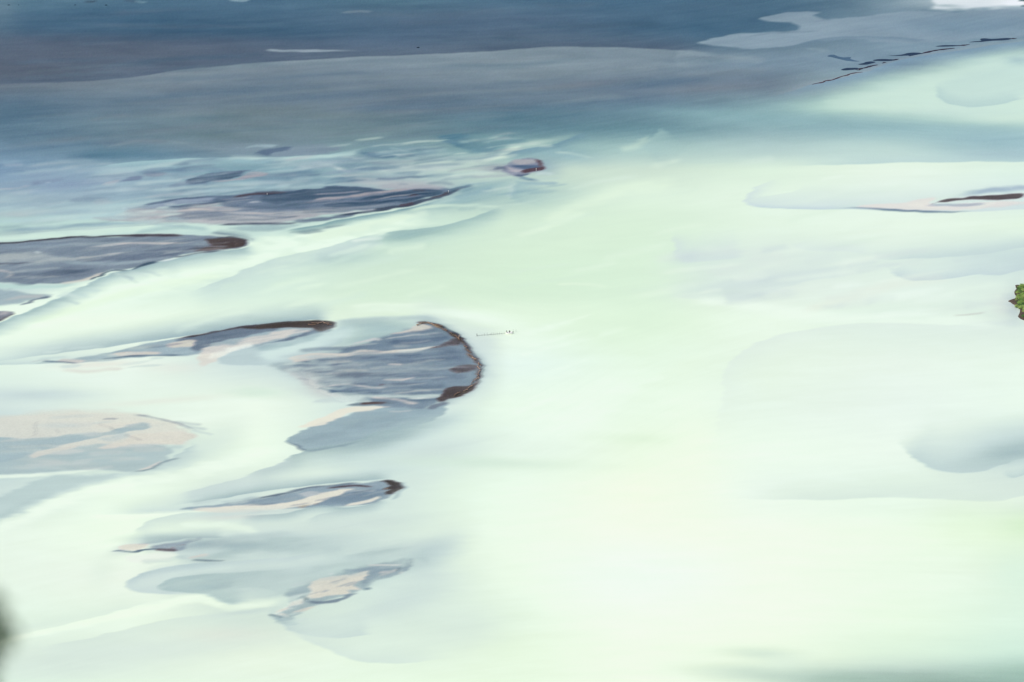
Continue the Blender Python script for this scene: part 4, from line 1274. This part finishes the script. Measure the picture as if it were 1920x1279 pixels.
pools = [
 [(1817,79.3),(1828,77.5),(1840,76.5),(1837,73.5),(1842,72),(1852,72.4),(1862,73),(1880,71.5),(1893,71.4),(1896,73),(1888,75.2),(1870,76),(1855,77),(1840,78.5)],
 [(1754,87),(1766,85),(1780,84.6),(1796,84.8),(1806,84.2),(1800,86),(1786,87),(1768,87.6)],
 [(1664,103.5),(1676,103.8),(1690,102.6),(1700,100),(1712,98.6),(1724,99),(1730,100.6),(1722,102),(1706,105.4),(1703,104),(1690,104.8),(1675,104.6)],
 [(1609,120.6),(1618,118.4),(1625,116),(1634,115.2),(1642,116.4),(1636,118.6),(1626,121),(1616,121.6)],
 [(1636,113.4),(1646,111),(1660,110.6),(1674,111.4),(1685,111.2),(1678,113.2),(1664,114.6),(1648,114.6)],
 [(1577,130.8),(1584,128),(1596,127.2),(1608,127.4),(1612,129),(1604,130.4),(1592,131.6),(1582,132)],
]
for q in pools:
    tag(slab('pool', q, -.3, .06, POOLM), kind='structure')
tag(slab('pool', [(1551,105.6),(1556,103),(1564,102.6),(1570,105.4),(1582,107.6),(1596,107),(1594,110),(1602,113),(1612,115.4),(1594,114.6),(1578,112),(1566,108.6),(1558,107)], -.3, .06, POOLM2), kind='structure')
def bank(pts, w, m, h=.5, name='mud_bank'):
    P = spline(pts, False, 6)
    rj = np.random.RandomState(int(pts[0][0]) + 5)
    X, Y = ground(P[:, 0], P[:, 1])
    n = len(X)
    T = np.gradient(np.stack([X, Y], 1), axis=0)
    T /= np.linalg.norm(T, axis=1)[:, None]
    N = np.stack([-T[:, 1], T[:, 0]], 1)
    v, f = [], []
    prof = [(-1, -.3), (-.55, .75), (0, 1), (.55, .7), (1, -.3)]
    for i in range(n):
        e = min(1, min(i, n - 1 - i) / 3 + .3)
        ww = w * e * rj.uniform(.55, 1.35)
        hh = h * e * rj.uniform(.7, 1.2)
        for u, q in prof:
            v.append((X[i] + N[i, 0] * u * ww, Y[i] + N[i, 1] * u * ww, q * hh))
    for i in range(n - 1):
        for k in range(4):
            a = i * 5 + k
            f.append((a, a + 1, a + 6, a + 5))
    o = mesh_obj(name, v, f, m, smooth=True)
    return tag(o, kind='structure')
bank([(1522,158.6),(1532,156.4),(1543,154.6),(1547,152),(1560,150.2),(1570,146.5),(1580,143),(1588,141.4),(1594,138.6),(1606,136.4),(1618,135.4)], 1.2, mat('reddish_mud', tuple(albedo((88, 78, 92))), .85, .15, .2, .3, .3))
bank([(1604,130.6),(1611,131.4),(1613,129),(1622,127.4),(1630,124.8),(1640,122.6),(1646,121.6)], 2.0, MUD)
bank([(1654,118.8),(1658,117.4),(1662,117.2)], 2.1, MUD)
bank([(1674,112.4),(1680,111.6),(1685,110.6)], 1.3, MUD)
bank([(1727,100.6),(1738,98.2),(1748,95.8),(1760,94),(1775,92),(1790,90.4)], 2.1, MUD)
bank([(1796,85.6),(1806,85),(1818,83.4)], 2.1, MUD)
bank([(1893,73),(1900,72.4),(1907,71.8)], 1.8, MUD)

# ---------------------------------------------------------------- green islet at the right edge
ISL = [(1903,534.5),(1912,534),(1925,533),(1950,530),(2000,536),(2030,555),(2020,590),(1985,612),(1940,610),(1925,603),(1914,599),(1908,594),(1911,588),(1912,580),(1906,574),(1899,571),(1894,567),(1889,565),(1894,562.5),(1903,560),(1906,557.5),(1902,552),(1901.5,546),(1905,541)]
isl_mud = mat('wet_brown_earth', tuple(albedo((92, 84, 82))), .85, .2, .3, .5, .5)
P = spline(ISL, True, 4)
cxi, cyi = ground(1955, 567)
X, Y = ground(P[:, 0], P[:, 1])
k = len(X)
rj = np.random.RandomState(3)
v, f = [], []
rings = [(1.0, -.4), (.985, .15), (.95, .6), (.86, .95), (.7, 1.25), (.45, 1.6), (.2, 1.7)]
for s_, z_ in rings:
    for i in range(k):
        v.append((cxi + (X[i] - cxi) * s_, cyi + (Y[i] - cyi) * s_, z_ + (rj.uniform(-.15, .15) if 0 < z_ else 0)))
v.append((cxi, cyi, 1.7))
for r in range(len(rings) - 1):
    for i in range(k):
        a, b = r * k + i, r * k + (i + 1) % k
        f.append((a, b, b + k, a + k))
for i in range(k):
    f.append(((len(rings) - 1) * k + i, (len(rings) - 1) * k + (i + 1) % k, len(v) - 1))
tag(mesh_obj('islet_ground', v, f, isl_mud, smooth=True), kind='structure')

LEAF = [mat('leaf_green', (.24, .37, .08), .6, .25, .35, 3), mat('leaf_yellow_green', (.33, .44, .12), .6, .25, .3, 3), mat('leaf_dark_green', (.10, .19, .05), .6, .25, .3, 3)]
BARK = mat('bark', (.09, .07, .05), .9, .1, .3, 4)
def leaf_cloud(name, rx, rz, n, size, seed, m, parent):
    r = random.Random(seed)
    v, f = [], []
    lobes = [(r.uniform(-.55, .55) * rx, r.uniform(-.55, .55) * rx, r.uniform(.25, .75) * rz, r.uniform(.35, .6)) for _ in range(7)]
    for _ in range(n):
        lx, ly, lz, lr = r.choice(lobes)
        d = Vector((r.gauss(0, 1), r.gauss(0, 1), r.gauss(0, 1))).normalized()
        q = r.uniform(.55, 1.05)
        c = Vector((lx + d.x * rx * lr * q, ly + d.y * rx * lr * q, max(.05, lz + d.z * rz * lr * q)))
        nrm = (d + Vector((0, 0, .6)) + Vector((r.uniform(-.6, .6), r.uniform(-.6, .6), r.uniform(-.4, .4)))).normalized()
        t = nrm.orthogonal().normalized()
        t = Matrix.Rotation(r.uniform(0, 6.28), 3, nrm) @ t
        u = nrm.cross(t)
        s = size * r.uniform(.6, 1.3)
        b = len(v)
        v += [c - t * s, c - t * s * .1 + u * s * .42 + nrm * s * .1, c + t * s, c - t * s * .1 - u * s * .42 + nrm * s * .1]
        f.append((b, b + 1, b + 2, b + 3))
    return mesh_obj(name, v, f, m, parent)
def stems(name, rx, rz, n, rad, seed, m, parent):
    r = random.Random(seed)
    v, f = [], []
    for _ in range(n):
        a = r.uniform(0, 6.28)
        top = Vector((math.cos(a) * rx * r.uniform(.2, .7), math.sin(a) * rx * r.uniform(.2, .7), rz * r.uniform(.5, .9)))
        pts = [Vector((math.cos(a) * rad * 2, math.sin(a) * rad * 2, -.1)), top * .5 + Vector((0, 0, rz * .12)), top]
        b = len(v)
        for j, p_ in enumerate(pts):
            rr = rad * (1 - .35 * j)
            for q in range(5):
                v.append(p_ + Vector((math.cos(q * 1.257) * rr, math.sin(q * 1.257) * rr, 0)))
        for j in range(2):
            for q in range(5):
                f.append((b + j * 5 + q, b + j * 5 + (q + 1) % 5, b + j * 5 + 5 + (q + 1) % 5, b + j * 5 + 5 + q))
    return mesh_obj(name, v, f, m, parent)
protos = []
for s_ in range(4):
    t = empty('shrub', (0, 0, -50))
    leaf_cloud('foliage', 2.0, 1.7, 1900, .15, 40 + s_, (LEAF[0], LEAF[1], LEAF[2], LEAF[0])[s_], t)
    stems('stem', 1.6, 1.4, 6, .05, 60 + s_, BARK, t)
    protos.append(t)
r = random.Random(12)
spots = [(1913,541,'shrub at the upper tip of the green islet, by the pale water'), (1908,549,'bright green shrub on the left shore of the islet, below its upper tip'),
         (1909,567,'low shrub behind the pointed brown tip of the islet'), (1918,552,'tall green shrub in the middle of the islet edge'),
         (1916,562,'dense green shrub between the pointed tip and the frame edge'), (1917,572,'shrub above the dark hollow in the islet shore'),
         (1920,594,'small brownish green shrub at the lower end of the islet')]
for gyy in range(537, 602, 4):
    for gxx in range(1908, 1946, 6):
        x_, y_ = gxx + r.uniform(-2.5, 2.5), gyy + r.uniform(-1.5, 1.5)
        lim = 1908 if gyy < 556 else 1904 if gyy < 574 else 1913 if gyy < 581 else 1918
        if x_ > lim and (gyy < 580 or r.random() < .6):
            spots.append((x_, y_, None))
for i, (px, py, lab) in enumerate(spots):
    pr = r.randrange(4) if py < 585 else 2
    o = protos[i] if i < 4 else copy_tree(protos[pr])
    x_, y_ = ground(px, py, 1.0)
    o.location = (x_, y_, .5 if px < 1922 else 1.0)
    o.rotation_euler = (0, 0, r.uniform(0, 6.28))
    sc_ = r.uniform(.85, 1.25) * (.8 if px < 1911 or py > 583 else 1.15)
    o.scale = (sc_, sc_, sc_ * r.uniform(.8, 1.1))
    tag(o, lab or 'leafy green shrub in the thicket on the islet at the right edge', 'shrub', 'shrubs on the green islet')

# ---------------------------------------------------------------- boat, two people, stakes
WHITE = mat('white_paint', (.93, .91, .84), .35, .5, .03, 3)
GREYP = mat('weathered_wood', (.16, .16, .14), .8, .2, .3, 4, .3)
DARKW = mat('dark_wet_wood', (.035, .04, .035), .7, .3, .3, 4, .3)
ENG = mat('dark_engine_cowl', (.03, .04, .035), .4, .5)
INN = mat('pale_deck', (.93, .91, .84), .6, .3, .05, 2)
bx_, by_ = ground(954.6, 625.6)
boat = empty('boat', (bx_, by_, 0), math.radians(7))
tag(boat, 'small open white boat floating at the right end of the row of stakes', 'boat')
def hull():
    v, f = [], []
    st = [(-2.45, 1.25, .95, .0), (-1.4, 1.42, .92, -.12), (0, 1.45, .95, -.15), (1.2, 1.25, 1.02, -.12), (2.1, .70, 1.15, .02), (2.75, .06, 1.3, .5)]
    # the bow points left (-x), the transom is at +x
    for x, hw, top, bot in st:
        x = -x
        sec = [(-hw, top), (-hw * .93, bot + .28), (-hw * .55, bot + .05), (0, bot - .05), (hw * .55, bot + .05), (hw * .93, bot + .28), (hw, top),
               (hw - .09 if hw > .1 else hw * .5, top), (hw * .82, bot + .34), (0, bot + .24), (-hw * .82, bot + .34), (-hw + .09 if hw > .1 else -hw * .5, top)]
        v += [(x, y, z) for y, z in sec]
    n = 12
    for i in range(len(st) - 1):
        for k in range(n):
            a, b = i * n + k, i * n + (k + 1) % n
            f.append((a, a + n, b + n, b))
    f.append(tuple(range(6, -1, -1)) + (11, 10, 9, 8, 7))
    f.append(tuple(range((len(st) - 1) * n, len(st) * n)))
    return v, f
hv, hf = hull()
mesh_obj('hull', hv, hf, WHITE, boat, smooth=False)
def box(cx, cy, cz, sx, sy, sz, rx=0):
    v = [(cx + a * sx / 2, cy + b * sy / 2, cz + c * sz / 2) for c in (-1, 1) for a, b in ((-1, -1), (1, -1), (1, 1), (-1, 1))]
    return v, [(0, 3, 2, 1), (4, 5, 6, 7), (0, 1, 5, 4), (1, 2, 6, 5), (2, 3, 7, 6), (3, 0, 4, 7)]
def part_boxes(name, lst, m, parent, bev=.02):
    v, f = [], []
    for b in lst:
        bv, bf = box(*b)
        o_ = len(v)
        v += bv
        f += [tuple(i + o_ for i in q) for q in bf]
    o = mesh_obj(name, v, f, m, parent)
    if bev:
        md = o.modifiers.new('bevel', 'BEVEL'); md.width = bev; md.segments = 2
    return o
part_boxes('deck', [(.1, 0, .42, 4.2, 2.3, .05)], INN, boat)
for x in (-1.3, .2, 1.5):
    part_boxes('bench', [(x, 0, .74, .3, 2.4 if x > -1 else 1.9, .06)], INN, boat)
for y_ in (1.4, -1.4):
    part_boxes('gunwale', [(.6, y_, .97, 3.4, .12, .07)], WHITE, boat)
mot = part_boxes('outboard_motor', [(2.78, -.2, 1.15, .55, .5, .7), (2.8, -.2, .35, .2, .18, 1.0), (2.82, -.2, -.2, .45, .12, .12)], ENG, boat, .05)
part_boxes('tiller', [(2.3, -.2, 1.1, .6, .06, .06)], ENG, mot, 0)

def skin_obj(name, verts, edges, radii, m, parent, root=0):
    me = bpy.data.meshes.new(name)
    me.from_pydata(verts, edges, [])
    o = bpy.data.objects.new(name, me)
    scene.collection.objects.link(o)
    o.parent = parent
    md = o.modifiers.new('skin', 'SKIN')
    md.use_smooth_shade = True
    sv = me.skin_vertices[0].data if me.skin_vertices else None
    if sv is None:
        bm = bmesh.new(); bm.from_mesh(me); bm.verts.layers.skin.verify(); bm.to_mesh(me); bm.free()
        sv = me.skin_vertices[0].data
    for i, q in enumerate(radii):
        sv[i].radius = q if isinstance(q, tuple) else (q, q)
        sv[i].use_root = i == root
    s2 = o.modifiers.new('subsurf', 'SUBSURF'); s2.levels = 1; s2.render_levels = 1
    me.materials.append(m)
    return o
def person(loc, rz, top, legs, hairc, lean, arms):
    t = empty('person', loc, rz)
    skin = mat('skin', (.42, .26, .18), .6, .3)
    L = lean
    J = {'pel': (0, 0, .95), 'spn': (L * .3, 0, 1.18), 'chs': (L * .7, 0, 1.40), 'nck': (L, 0, 1.52), 'hd1': (L * 1.1 + .01, 0, 1.62), 'hd2': (L * 1.15, 0, 1.74),
         'hpl': (0, .1, .92), 'knl': (.05, .13, .50), 'anl': (0, .15, .09), 'tol': (.16, .17, .03), 'hpr': (0, -.1, .92), 'knr': (.03, -.13, .50), 'anr': (-.03, -.15, .09), 'tor': (.13, -.17, .03),
         'shl': (L * .85, .19, 1.44), 'ell': arms[0], 'wrl': arms[1], 'hal': arms[2], 'shr': (L * .85, -.19, 1.44), 'elr': arms[3], 'wrr': arms[4], 'har': arms[5]}
    names = list(J)
    E_ = [('pel', 'spn'), ('spn', 'chs'), ('chs', 'nck'), ('nck', 'hd1'), ('hd1', 'hd2'), ('pel', 'hpl'), ('hpl', 'knl'), ('knl', 'anl'), ('anl', 'tol'), ('pel', 'hpr'), ('hpr', 'knr'), ('knr', 'anr'), ('anr', 'tor'),
          ('chs', 'shl'), ('shl', 'ell'), ('ell', 'wrl'), ('wrl', 'hal'), ('chs', 'shr'), ('shr', 'elr'), ('elr', 'wrr'), ('wrr', 'har')]
    R_ = {'pel': (.15, .11), 'spn': (.14, .10), 'chs': (.17, .11), 'nck': .055, 'hd1': .085, 'hd2': .09, 'hpl': .09, 'knl': .06, 'anl': .042, 'tol': .04, 'hpr': .09, 'knr': .06, 'anr': .042, 'tor': .04,
          'shl': .06, 'ell': .045, 'wrl': .032, 'hal': .036, 'shr': .06, 'elr': .045, 'wrr': .032, 'har': .036}
    skin_obj('body', [J[n_] for n_ in names], [(names.index(a), names.index(b)) for a, b in E_], [R_[n_] for n_ in names], skin, t)
    def sub(nm, nl, grow, m, ed):
        skin_obj(nm, [J[n_] for n_ in nl], [(nl.index(a), nl.index(b)) for a, b in ed],
                 [tuple(x + grow for x in (R_[n_] if isinstance(R_[n_], tuple) else (R_[n_],) * 2)) for n_ in nl], m, t)
    sub('jacket', ['pel', 'spn', 'chs', 'shl', 'ell', 'wrl', 'shr', 'elr', 'wrr'], .085, top, [('pel', 'spn'), ('spn', 'chs'), ('chs', 'shl'), ('shl', 'ell'), ('ell', 'wrl'), ('chs', 'shr'), ('shr', 'elr'), ('elr', 'wrr')])
    sub('trousers', ['pel', 'hpl', 'knl', 'anl', 'hpr', 'knr', 'anr'], .065, legs, [('pel', 'hpl'), ('hpl', 'knl'), ('knl', 'anl'), ('pel', 'hpr'), ('hpr', 'knr'), ('knr', 'anr')])
    hx = J['hd2']
    hv_, hf_ = [], []
    for a in range(5):
        for b in range(10):
            ph, th = a / 4 * 1.5, b / 10 * 6.283
            hv_.append((hx[0] - .015 + .108 * math.sin(ph) * math.cos(th), .1 * math.sin(ph) * math.sin(th), hx[2] + .0 + .125 * math.cos(ph)))
    for a in range(4):
        for b in range(10):
            hf_.append((a * 10 + b, a * 10 + (b + 1) % 10, a * 10 + 10 + (b + 1) % 10, a * 10 + 10 + b))
    mesh_obj('hair', hv_, hf_, hairc, t, smooth=True)
    t.scale = (1.22, 1.3, 1.22)
    return t
OLIVE = mat('olive_jacket', (.045, .06, .025), .85, .1, .2, 8)
BLACKC = mat('black_jacket', (.012, .014, .012), .85, .1)
PALET = mat('cream_trousers', (.75, .76, .62), .85, .1)
BLKT = mat('black_trousers', (.015, .016, .018), .85, .1)
HAIR = mat('dark_hair', (.02, .015, .012), .6, .3)
def in_boat(dx, dy):
    a = math.radians(7)
    return (bx_ + dx * math.cos(a) - dy * math.sin(a), by_ + dx * math.sin(a) + dy * math.cos(a), .45)
tag(person(in_boat(-1.65, .1), math.radians(200), OLIVE, PALET, HAIR, .10,
    [(.14, .26, 1.22), (.34, .18, 1.14), (.42, .15, 1.13), (.16, -.25, 1.20), (.36, -.12, 1.10), (.44, -.09, 1.09)]),
    'person in olive green jacket and pale trousers at the left end of the white boat', 'person')
tag(person(in_boat(.35, -.1), math.radians(-80), BLACKC, BLKT, HAIR, .02,
    [(.02, .27, 1.18), (.08, .26, .93), (.1, .25, .86), (.03, -.27, 1.18), (.1, -.26, .94), (.13, -.25, .87)]),
    'person dressed all in black standing upright in the middle of the white boat', 'person')

def pole_mesh(name, h, r0, m, parent=None, lean=(0, 0), sides=8, loc=None, z0=-1.0):
    v, f = [], []
    rr = random.Random(int(h * 1000))
    lv = 5
    for j in range(lv):
        t = j / (lv - 1)
        z = z0 + (h - z0) * t
        for k in range(sides):
            a = k / sides * 6.283
            q = r0 * (1 - .25 * t) * rr.uniform(.92, 1.08)
            v.append((lean[0] * t * h + math.cos(a) * q, lean[1] * t * h + math.sin(a) * q, z))
    for j in range(lv - 1):
        for k in range(sides):
            f.append((j * sides + k, j * sides + (k + 1) % sides, (j + 1) * sides + (k + 1) % sides, (j + 1) * sides + k))
    f.append(tuple((lv - 1) * sides + k for k in range(sides)))
    o = mesh_obj(name, v, f, m, parent)
    if loc: o.location = loc
    return o
x0, y0 = ground(894.3, 630.6)
fence = empty('stake_fence', (x0, y0, 0))
tag(fence, 'thin row of upright stakes with a sagging rail leading from the bar to the boat', 'fence')
pole_mesh('end_post', 2.1, .2, DARKW, fence)
x1, y1 = ground(948, 626.4)
for k, (px, h) in enumerate([(900, .8), (904, .9), (908, 2.0), (913.5, 2.4), (917, 1.1), (919.5, 1.5), (921.7, 2.0), (924.7, 2.3), (928.3, 2.1), (932, 2.0), (936.6, 1.9), (941, 1.2), (945, 1.1)]):
    t = (px - 894.3) / (948 - 894.3)
    pole_mesh('stake', h, .07 if h > 1.2 else .05, GREYP, fence, lean=(random.Random(k).uniform(-.06, .06), .02), loc=((x1 - x0) * t, (y1 - y0) * t, 0))
def cable(name, a, b, sag, rad, m, parent, n=24):
    v, f = [], []
    for i in range(n + 1):
        t = i / n
        c = Vector(a).lerp(Vector(b), t) + Vector((0, 0, -sag * 4 * t * (1 - t) + .04 * math.sin(t * 37)))
        for k in range(6):
            v.append((c.x, c.y + math.cos(k * 1.047) * rad, c.z + math.sin(k * 1.047) * rad))
    for i in range(n):
        for k in range(6):
            f.append((i * 6 + k, i * 6 + (k + 1) % 6, i * 6 + 6 + (k + 1) % 6, i * 6 + 6 + k))
    return mesh_obj(name, v, f, m, parent)
cable('rail', (0, 0, .75), (x1 - x0, y1 - y0, .8), .12, .085, GREYP, fence)
for px, py, h, lab in ((962.2, 622.4, 2.1, 'thin grey pole standing in the water just right of the boat'), (967.6, 623, 2.2, 'thin grey pole standing in the water, farthest right of the boat')):
    xx, yy = ground(px, py)
    tag(pole_mesh('pole', h, .07, GREYP, loc=(xx, yy, 0)), lab, 'pole', 'poles right of the boat')

# ---------------------------------------------------------------- driftwood on the crest of the big bar
LOGM = [mat('bleached_wood', tuple(albedo((172, 148, 136))), .8, .1, .2, 1.5, .3), mat('grey_brown_wood', tuple(albedo((132, 112, 104))), .8, .1, .2, 1.5, .3)]
def log_mesh(L, rad, seed, m):
    rr = random.Random(seed)
    v, f = [], []
    n = 7
    bend = rr.uniform(-.1, .1) * L
    for i in range(n):
        t = i / (n - 1)
        cx_, cy_ = (t - .5) * L, bend * math.sin(t * 3.14)
        q = rad * (1 - .45 * t) * rr.uniform(.88, 1.12)
        for k in range(7):
            a = k / 7 * 6.283
            v.append((cx_, cy_ + math.cos(a) * q, rad * .7 + math.sin(a) * q))
    for i in range(n - 1):
        for k in range(7):
            f.append((i * 7 + k, i * 7 + (k + 1) % 7, i * 7 + 7 + (k + 1) % 7, i * 7 + 7 + k))
    f.append(tuple(range(6, -1, -1)))
    f.append(tuple((n - 1) * 7 + k for k in range(7)))
    # root stub
    b = len(v)
    for (dx, dy, dz) in ((-L * .5, 0, rad), (-L * .5 - rad, rad * 1.8, rad * 1.6), (-L * .5 + rad * .3, rad * .4, rad * 1.6)):
        v.append((dx, dy, dz))
    f.append((b, b + 1, b + 2))
    return mesh_obj('driftwood_log', v, f, m)
LP = [log_mesh(4.8, .34, 1, LOGM[0]), log_mesh(3.6, .3, 2, LOGM[1]), log_mesh(6.0, .34, 3, LOGM[1])]
crest = spline(RID, False, 6)
r = random.Random(5)
cnt = 0
def put_log(px, py, rz, lab, grp):
    global cnt
    o = LP[cnt] if cnt < 3 else None
    if o is None:
        s_ = LP[r.randrange(3)]
        o = s_.copy(); scene.collection.objects.link(o)
    cnt += 1
    xx, yy = ground(px, py, .75)
    o.location = (xx, yy, .72)
    o.rotation_euler = (0, r.uniform(-.05, .05), rz)
    k_ = r.uniform(.7, 1.1)
    o.scale = (k_, k_, k_)
    tag(o, lab, 'log', grp)
for i in range(30):
    t = (i + r.uniform(.1, .9)) / 30
    q = crest[min(len(crest) - 2, int(t * (len(crest) - 1)))]
    q2 = crest[min(len(crest) - 1, int(t * (len(crest) - 1)) + 1)]
    A_, B_ = ground(q[0], q[1]), ground(q2[0], q2[1])
    ang = math.atan2(B_[1] - A_[1], B_[0] - A_[0])
    put_log(q[0] + r.uniform(-3.2, 1.2), q[1] + r.uniform(-1.4, 1.4), ang + r.uniform(-.5, .5), 'pale drift log lying along the curved brown crest of the big bar', 'drift logs on the crest of the big bar')
for px, py in ((585, 609), (592, 606), (601, 605), (612, 606), (618, 609)):
    put_log(px, py, r.uniform(-.3, .6), 'pale drift log on the brown nose of the narrow bar left of the big one', 'drift logs on the nose of the narrow bar')

# little white marker posts
def marker(px, py, h, lab):
    xx, yy = ground(px, py, .5)
    t = empty('marker_post', (xx, yy, .4))
    pole_mesh('post', h, .13, WHITE, t)
    part_boxes('board', [(0, -.05, h - .25, .5, .06, .4)], WHITE, t, .01)
    tag(t, lab, 'post')
marker(1005.3, 319.6, 2.2, 'small white marker post on the brown edge of the little round bar')
marker(841, 359.8, 1.5, 'tiny white marker post near the pointed right tip of the long dark bar')
marker(501, 365, 1.6, 'tiny white marker post on the brown upper edge of the long dark bar')

# far rocks
def rock(px, py, w, lab):
    xx, yy = ground(px, py)
    rr = random.Random(int(px))
    bm = bmesh.new()
    bmesh.ops.create_icosphere(bm, subdivisions=2, radius=1)
    for q in bm.verts:
        q.co = Vector((q.co.x * w, q.co.y * w * .8, q.co.z * w * .32)) * rr.uniform(.82, 1.15)
    me = bpy.data.meshes.new('rock'); bm.to_mesh(me); bm.free()
    o = bpy.data.objects.new('rock', me)
    scene.collection.objects.link(o)
    me.materials.append(ROCKM)
    o.location = (xx, yy, 0)
    tag(o, lab, 'rock', 'rocks in the far water')
ROCKM = mat('dark_rock', tuple(albedo((34, 50, 68))), .8, .2, .3, .8, .4)
rock(784, 89.3, 1.8, 'small dark rock alone in the far water above the pale grey shore line')
rock(16.5, 9.6, 1.5, 'dark rock at the far left, nearest the top left corner')
rock(35, 9.4, .9, 'smallest dark rock, just right of the one in the top left corner')
rock(141, 9.4, 1.2, 'dark rock at the top left, directly below the dark strip of shoal')
rock(199, 9.8, 1.5, 'dark rock at the top, between the two dark strips of shoal')

# ---------------------------------------------------------------- the hill the picture was taken from, and its shrub
rn = np.random.RandomState(9)
NR, NA = 46, 96
v, f = [], []
v.append((0, -2.2, 598.35))
rad = np.concatenate([[.8, 1.6, 2.4, 3.4], np.geomspace(5, 900, NR - 4)])
for i, R_ in enumerate(rad):
    for k in range(NA):
        a = k / NA * 2 * math.pi
        x, y = R_ * math.cos(a), -2.2 + R_ * math.sin(a)
        steep = 1.35 if y > -2.2 else .8
        drop = max(0, R_ - 2.6) * steep
        wob = (math.sin(a * 5 + R_ * .03) + .6 * math.sin(a * 11 - R_ * .07)) * min(R_ * .04, 14) + rn.uniform(-1, 1) * min(R_ * .03, 4) * (R_ > 3)
        v.append((x, y, max(-30, 598.35 - drop + (min(wob, 0) if y > -2.2 else wob) - (.02 * R_ if R_ < 3 else 0))))
for k in range(NA):
    f.append((0, 1 + k, 1 + (k + 1) % NA))
for i in range(NR - 1):
    for k in range(NA):
        a, b = 1 + i * NA + k, 1 + i * NA + (k + 1) % NA
        f.append((a, a + NA, b + NA, b))
HILLM = mat('grassy_rock', (.07, .10, .04), .9, .1, .6, 1.4, 1.0)
tag(mesh_obj('hillside', v, f, HILLM, smooth=True), kind='structure')

def campoint(px, py, d):
    dx, dy = (px - 960) / FPX, (639.5 - py) / FPX
    return Vector((dx * d, (cc + dy * ss) * d, CAM_H + (-ss + dy * cc) * d))
def leafy_shrub():
    base = Vector((-.62, .75, 597.5))
    t = empty('leafy_shrub', base)
    tag(t, 'blurred green leafy shrub close to the camera at the lower left edge', 'shrub')
    rr = random.Random(21)
    v, f = [], []
    tips = []
    def twig(a, b, r0, r1):
        o_ = len(v)
        d = (b - a).normalized()
        u = d.orthogonal().normalized(); w = d.cross(u)
        for p_, q in ((a, r0), (b, r1)):
            for k in range(6):
                v.append(p_ + (u * math.cos(k * 1.047) + w * math.sin(k * 1.047)) * q)
        for k in range(6):
            f.append((o_ + k, o_ + (k + 1) % 6, o_ + 6 + (k + 1) % 6, o_ + 6 + k))
    for b_ in range(44):
        # sprays lean out over the slope; their tips end just inside the left edge of the view
        py = 1050 + 500 * (b_ + rr.random()) / 44
        px = -rr.uniform(90, 260) if b_ % 3 == 0 else -rr.uniform(42, 62) - max(0, 1150 - py) * .12
        tip = campoint(px, py, rr.uniform(1.35, 1.75)) - base
        prev = Vector((0, 0, 0))
        for s_ in range(1, 6):
            q = tip * (s_ / 5) + Vector((rr.uniform(-.02, .02) - .06 * math.sin(s_ / 5 * 3.14), rr.uniform(-.02, .02), .05 * math.sin(s_ / 5 * 3.14)))
            twig(prev, q, .011 * (1.15 - s_ / 6), .011 * (1.02 - s_ / 6))
            if s_ > 1: tips.append((prev, q))
            prev = q
    for b_ in range(14):
        tip = Vector((rr.uniform(-.9, -.1), rr.uniform(-.5, .5), rr.uniform(.6, 1.3)))
        prev = Vector((0, 0, 0))
        for s_ in range(1, 5):
            q = tip * (s_ / 4) + Vector((rr.uniform(-.03, .03), rr.uniform(-.03, .03), .08 * math.sin(s_ / 4 * 3.14)))
            twig(prev, q, .012 * (1.15 - s_ / 5), .012 * (1.02 - s_ / 5))
            if s_ > 1: tips.append((prev, q))
            prev = q
    mesh_obj('stem', v, f, BARK, t)
    lv, lf = [], []
    for a, b in tips:
        for _ in range(80):
            c = a.lerp(b, rr.random())
            d = Vector((rr.gauss(-.2, 1), rr.gauss(0, 1), rr.gauss(0, .7))).normalized()
            n_ = (Vector((0, -.3, 1)) + Vector((rr.uniform(-.6, .6), rr.uniform(-.6, .6), 0))).normalized()
            u = n_.cross(d).normalized()
            L_ = rr.uniform(.012, .019)
            o_ = len(lv)
            lv.extend([c, c + d * L_ * .4 + u * L_ * .26, c + d * L_ * .75 + u * L_ * .2 - n_ * .004, c + d * L_ - n_ * .01, c + d * L_ * .75 - u * L_ * .2 - n_ * .004, c + d * L_ * .4 - u * L_ * .26])
            lf.append(tuple(o_ + k for k in range(6)))
    mesh_obj('foliage', lv, lf, FORE, t)
    return t
FORE = mat('fore_leaf_green', (.08, .16, .05), .6, .25, .3, 3)
shrub = leafy_shrub()
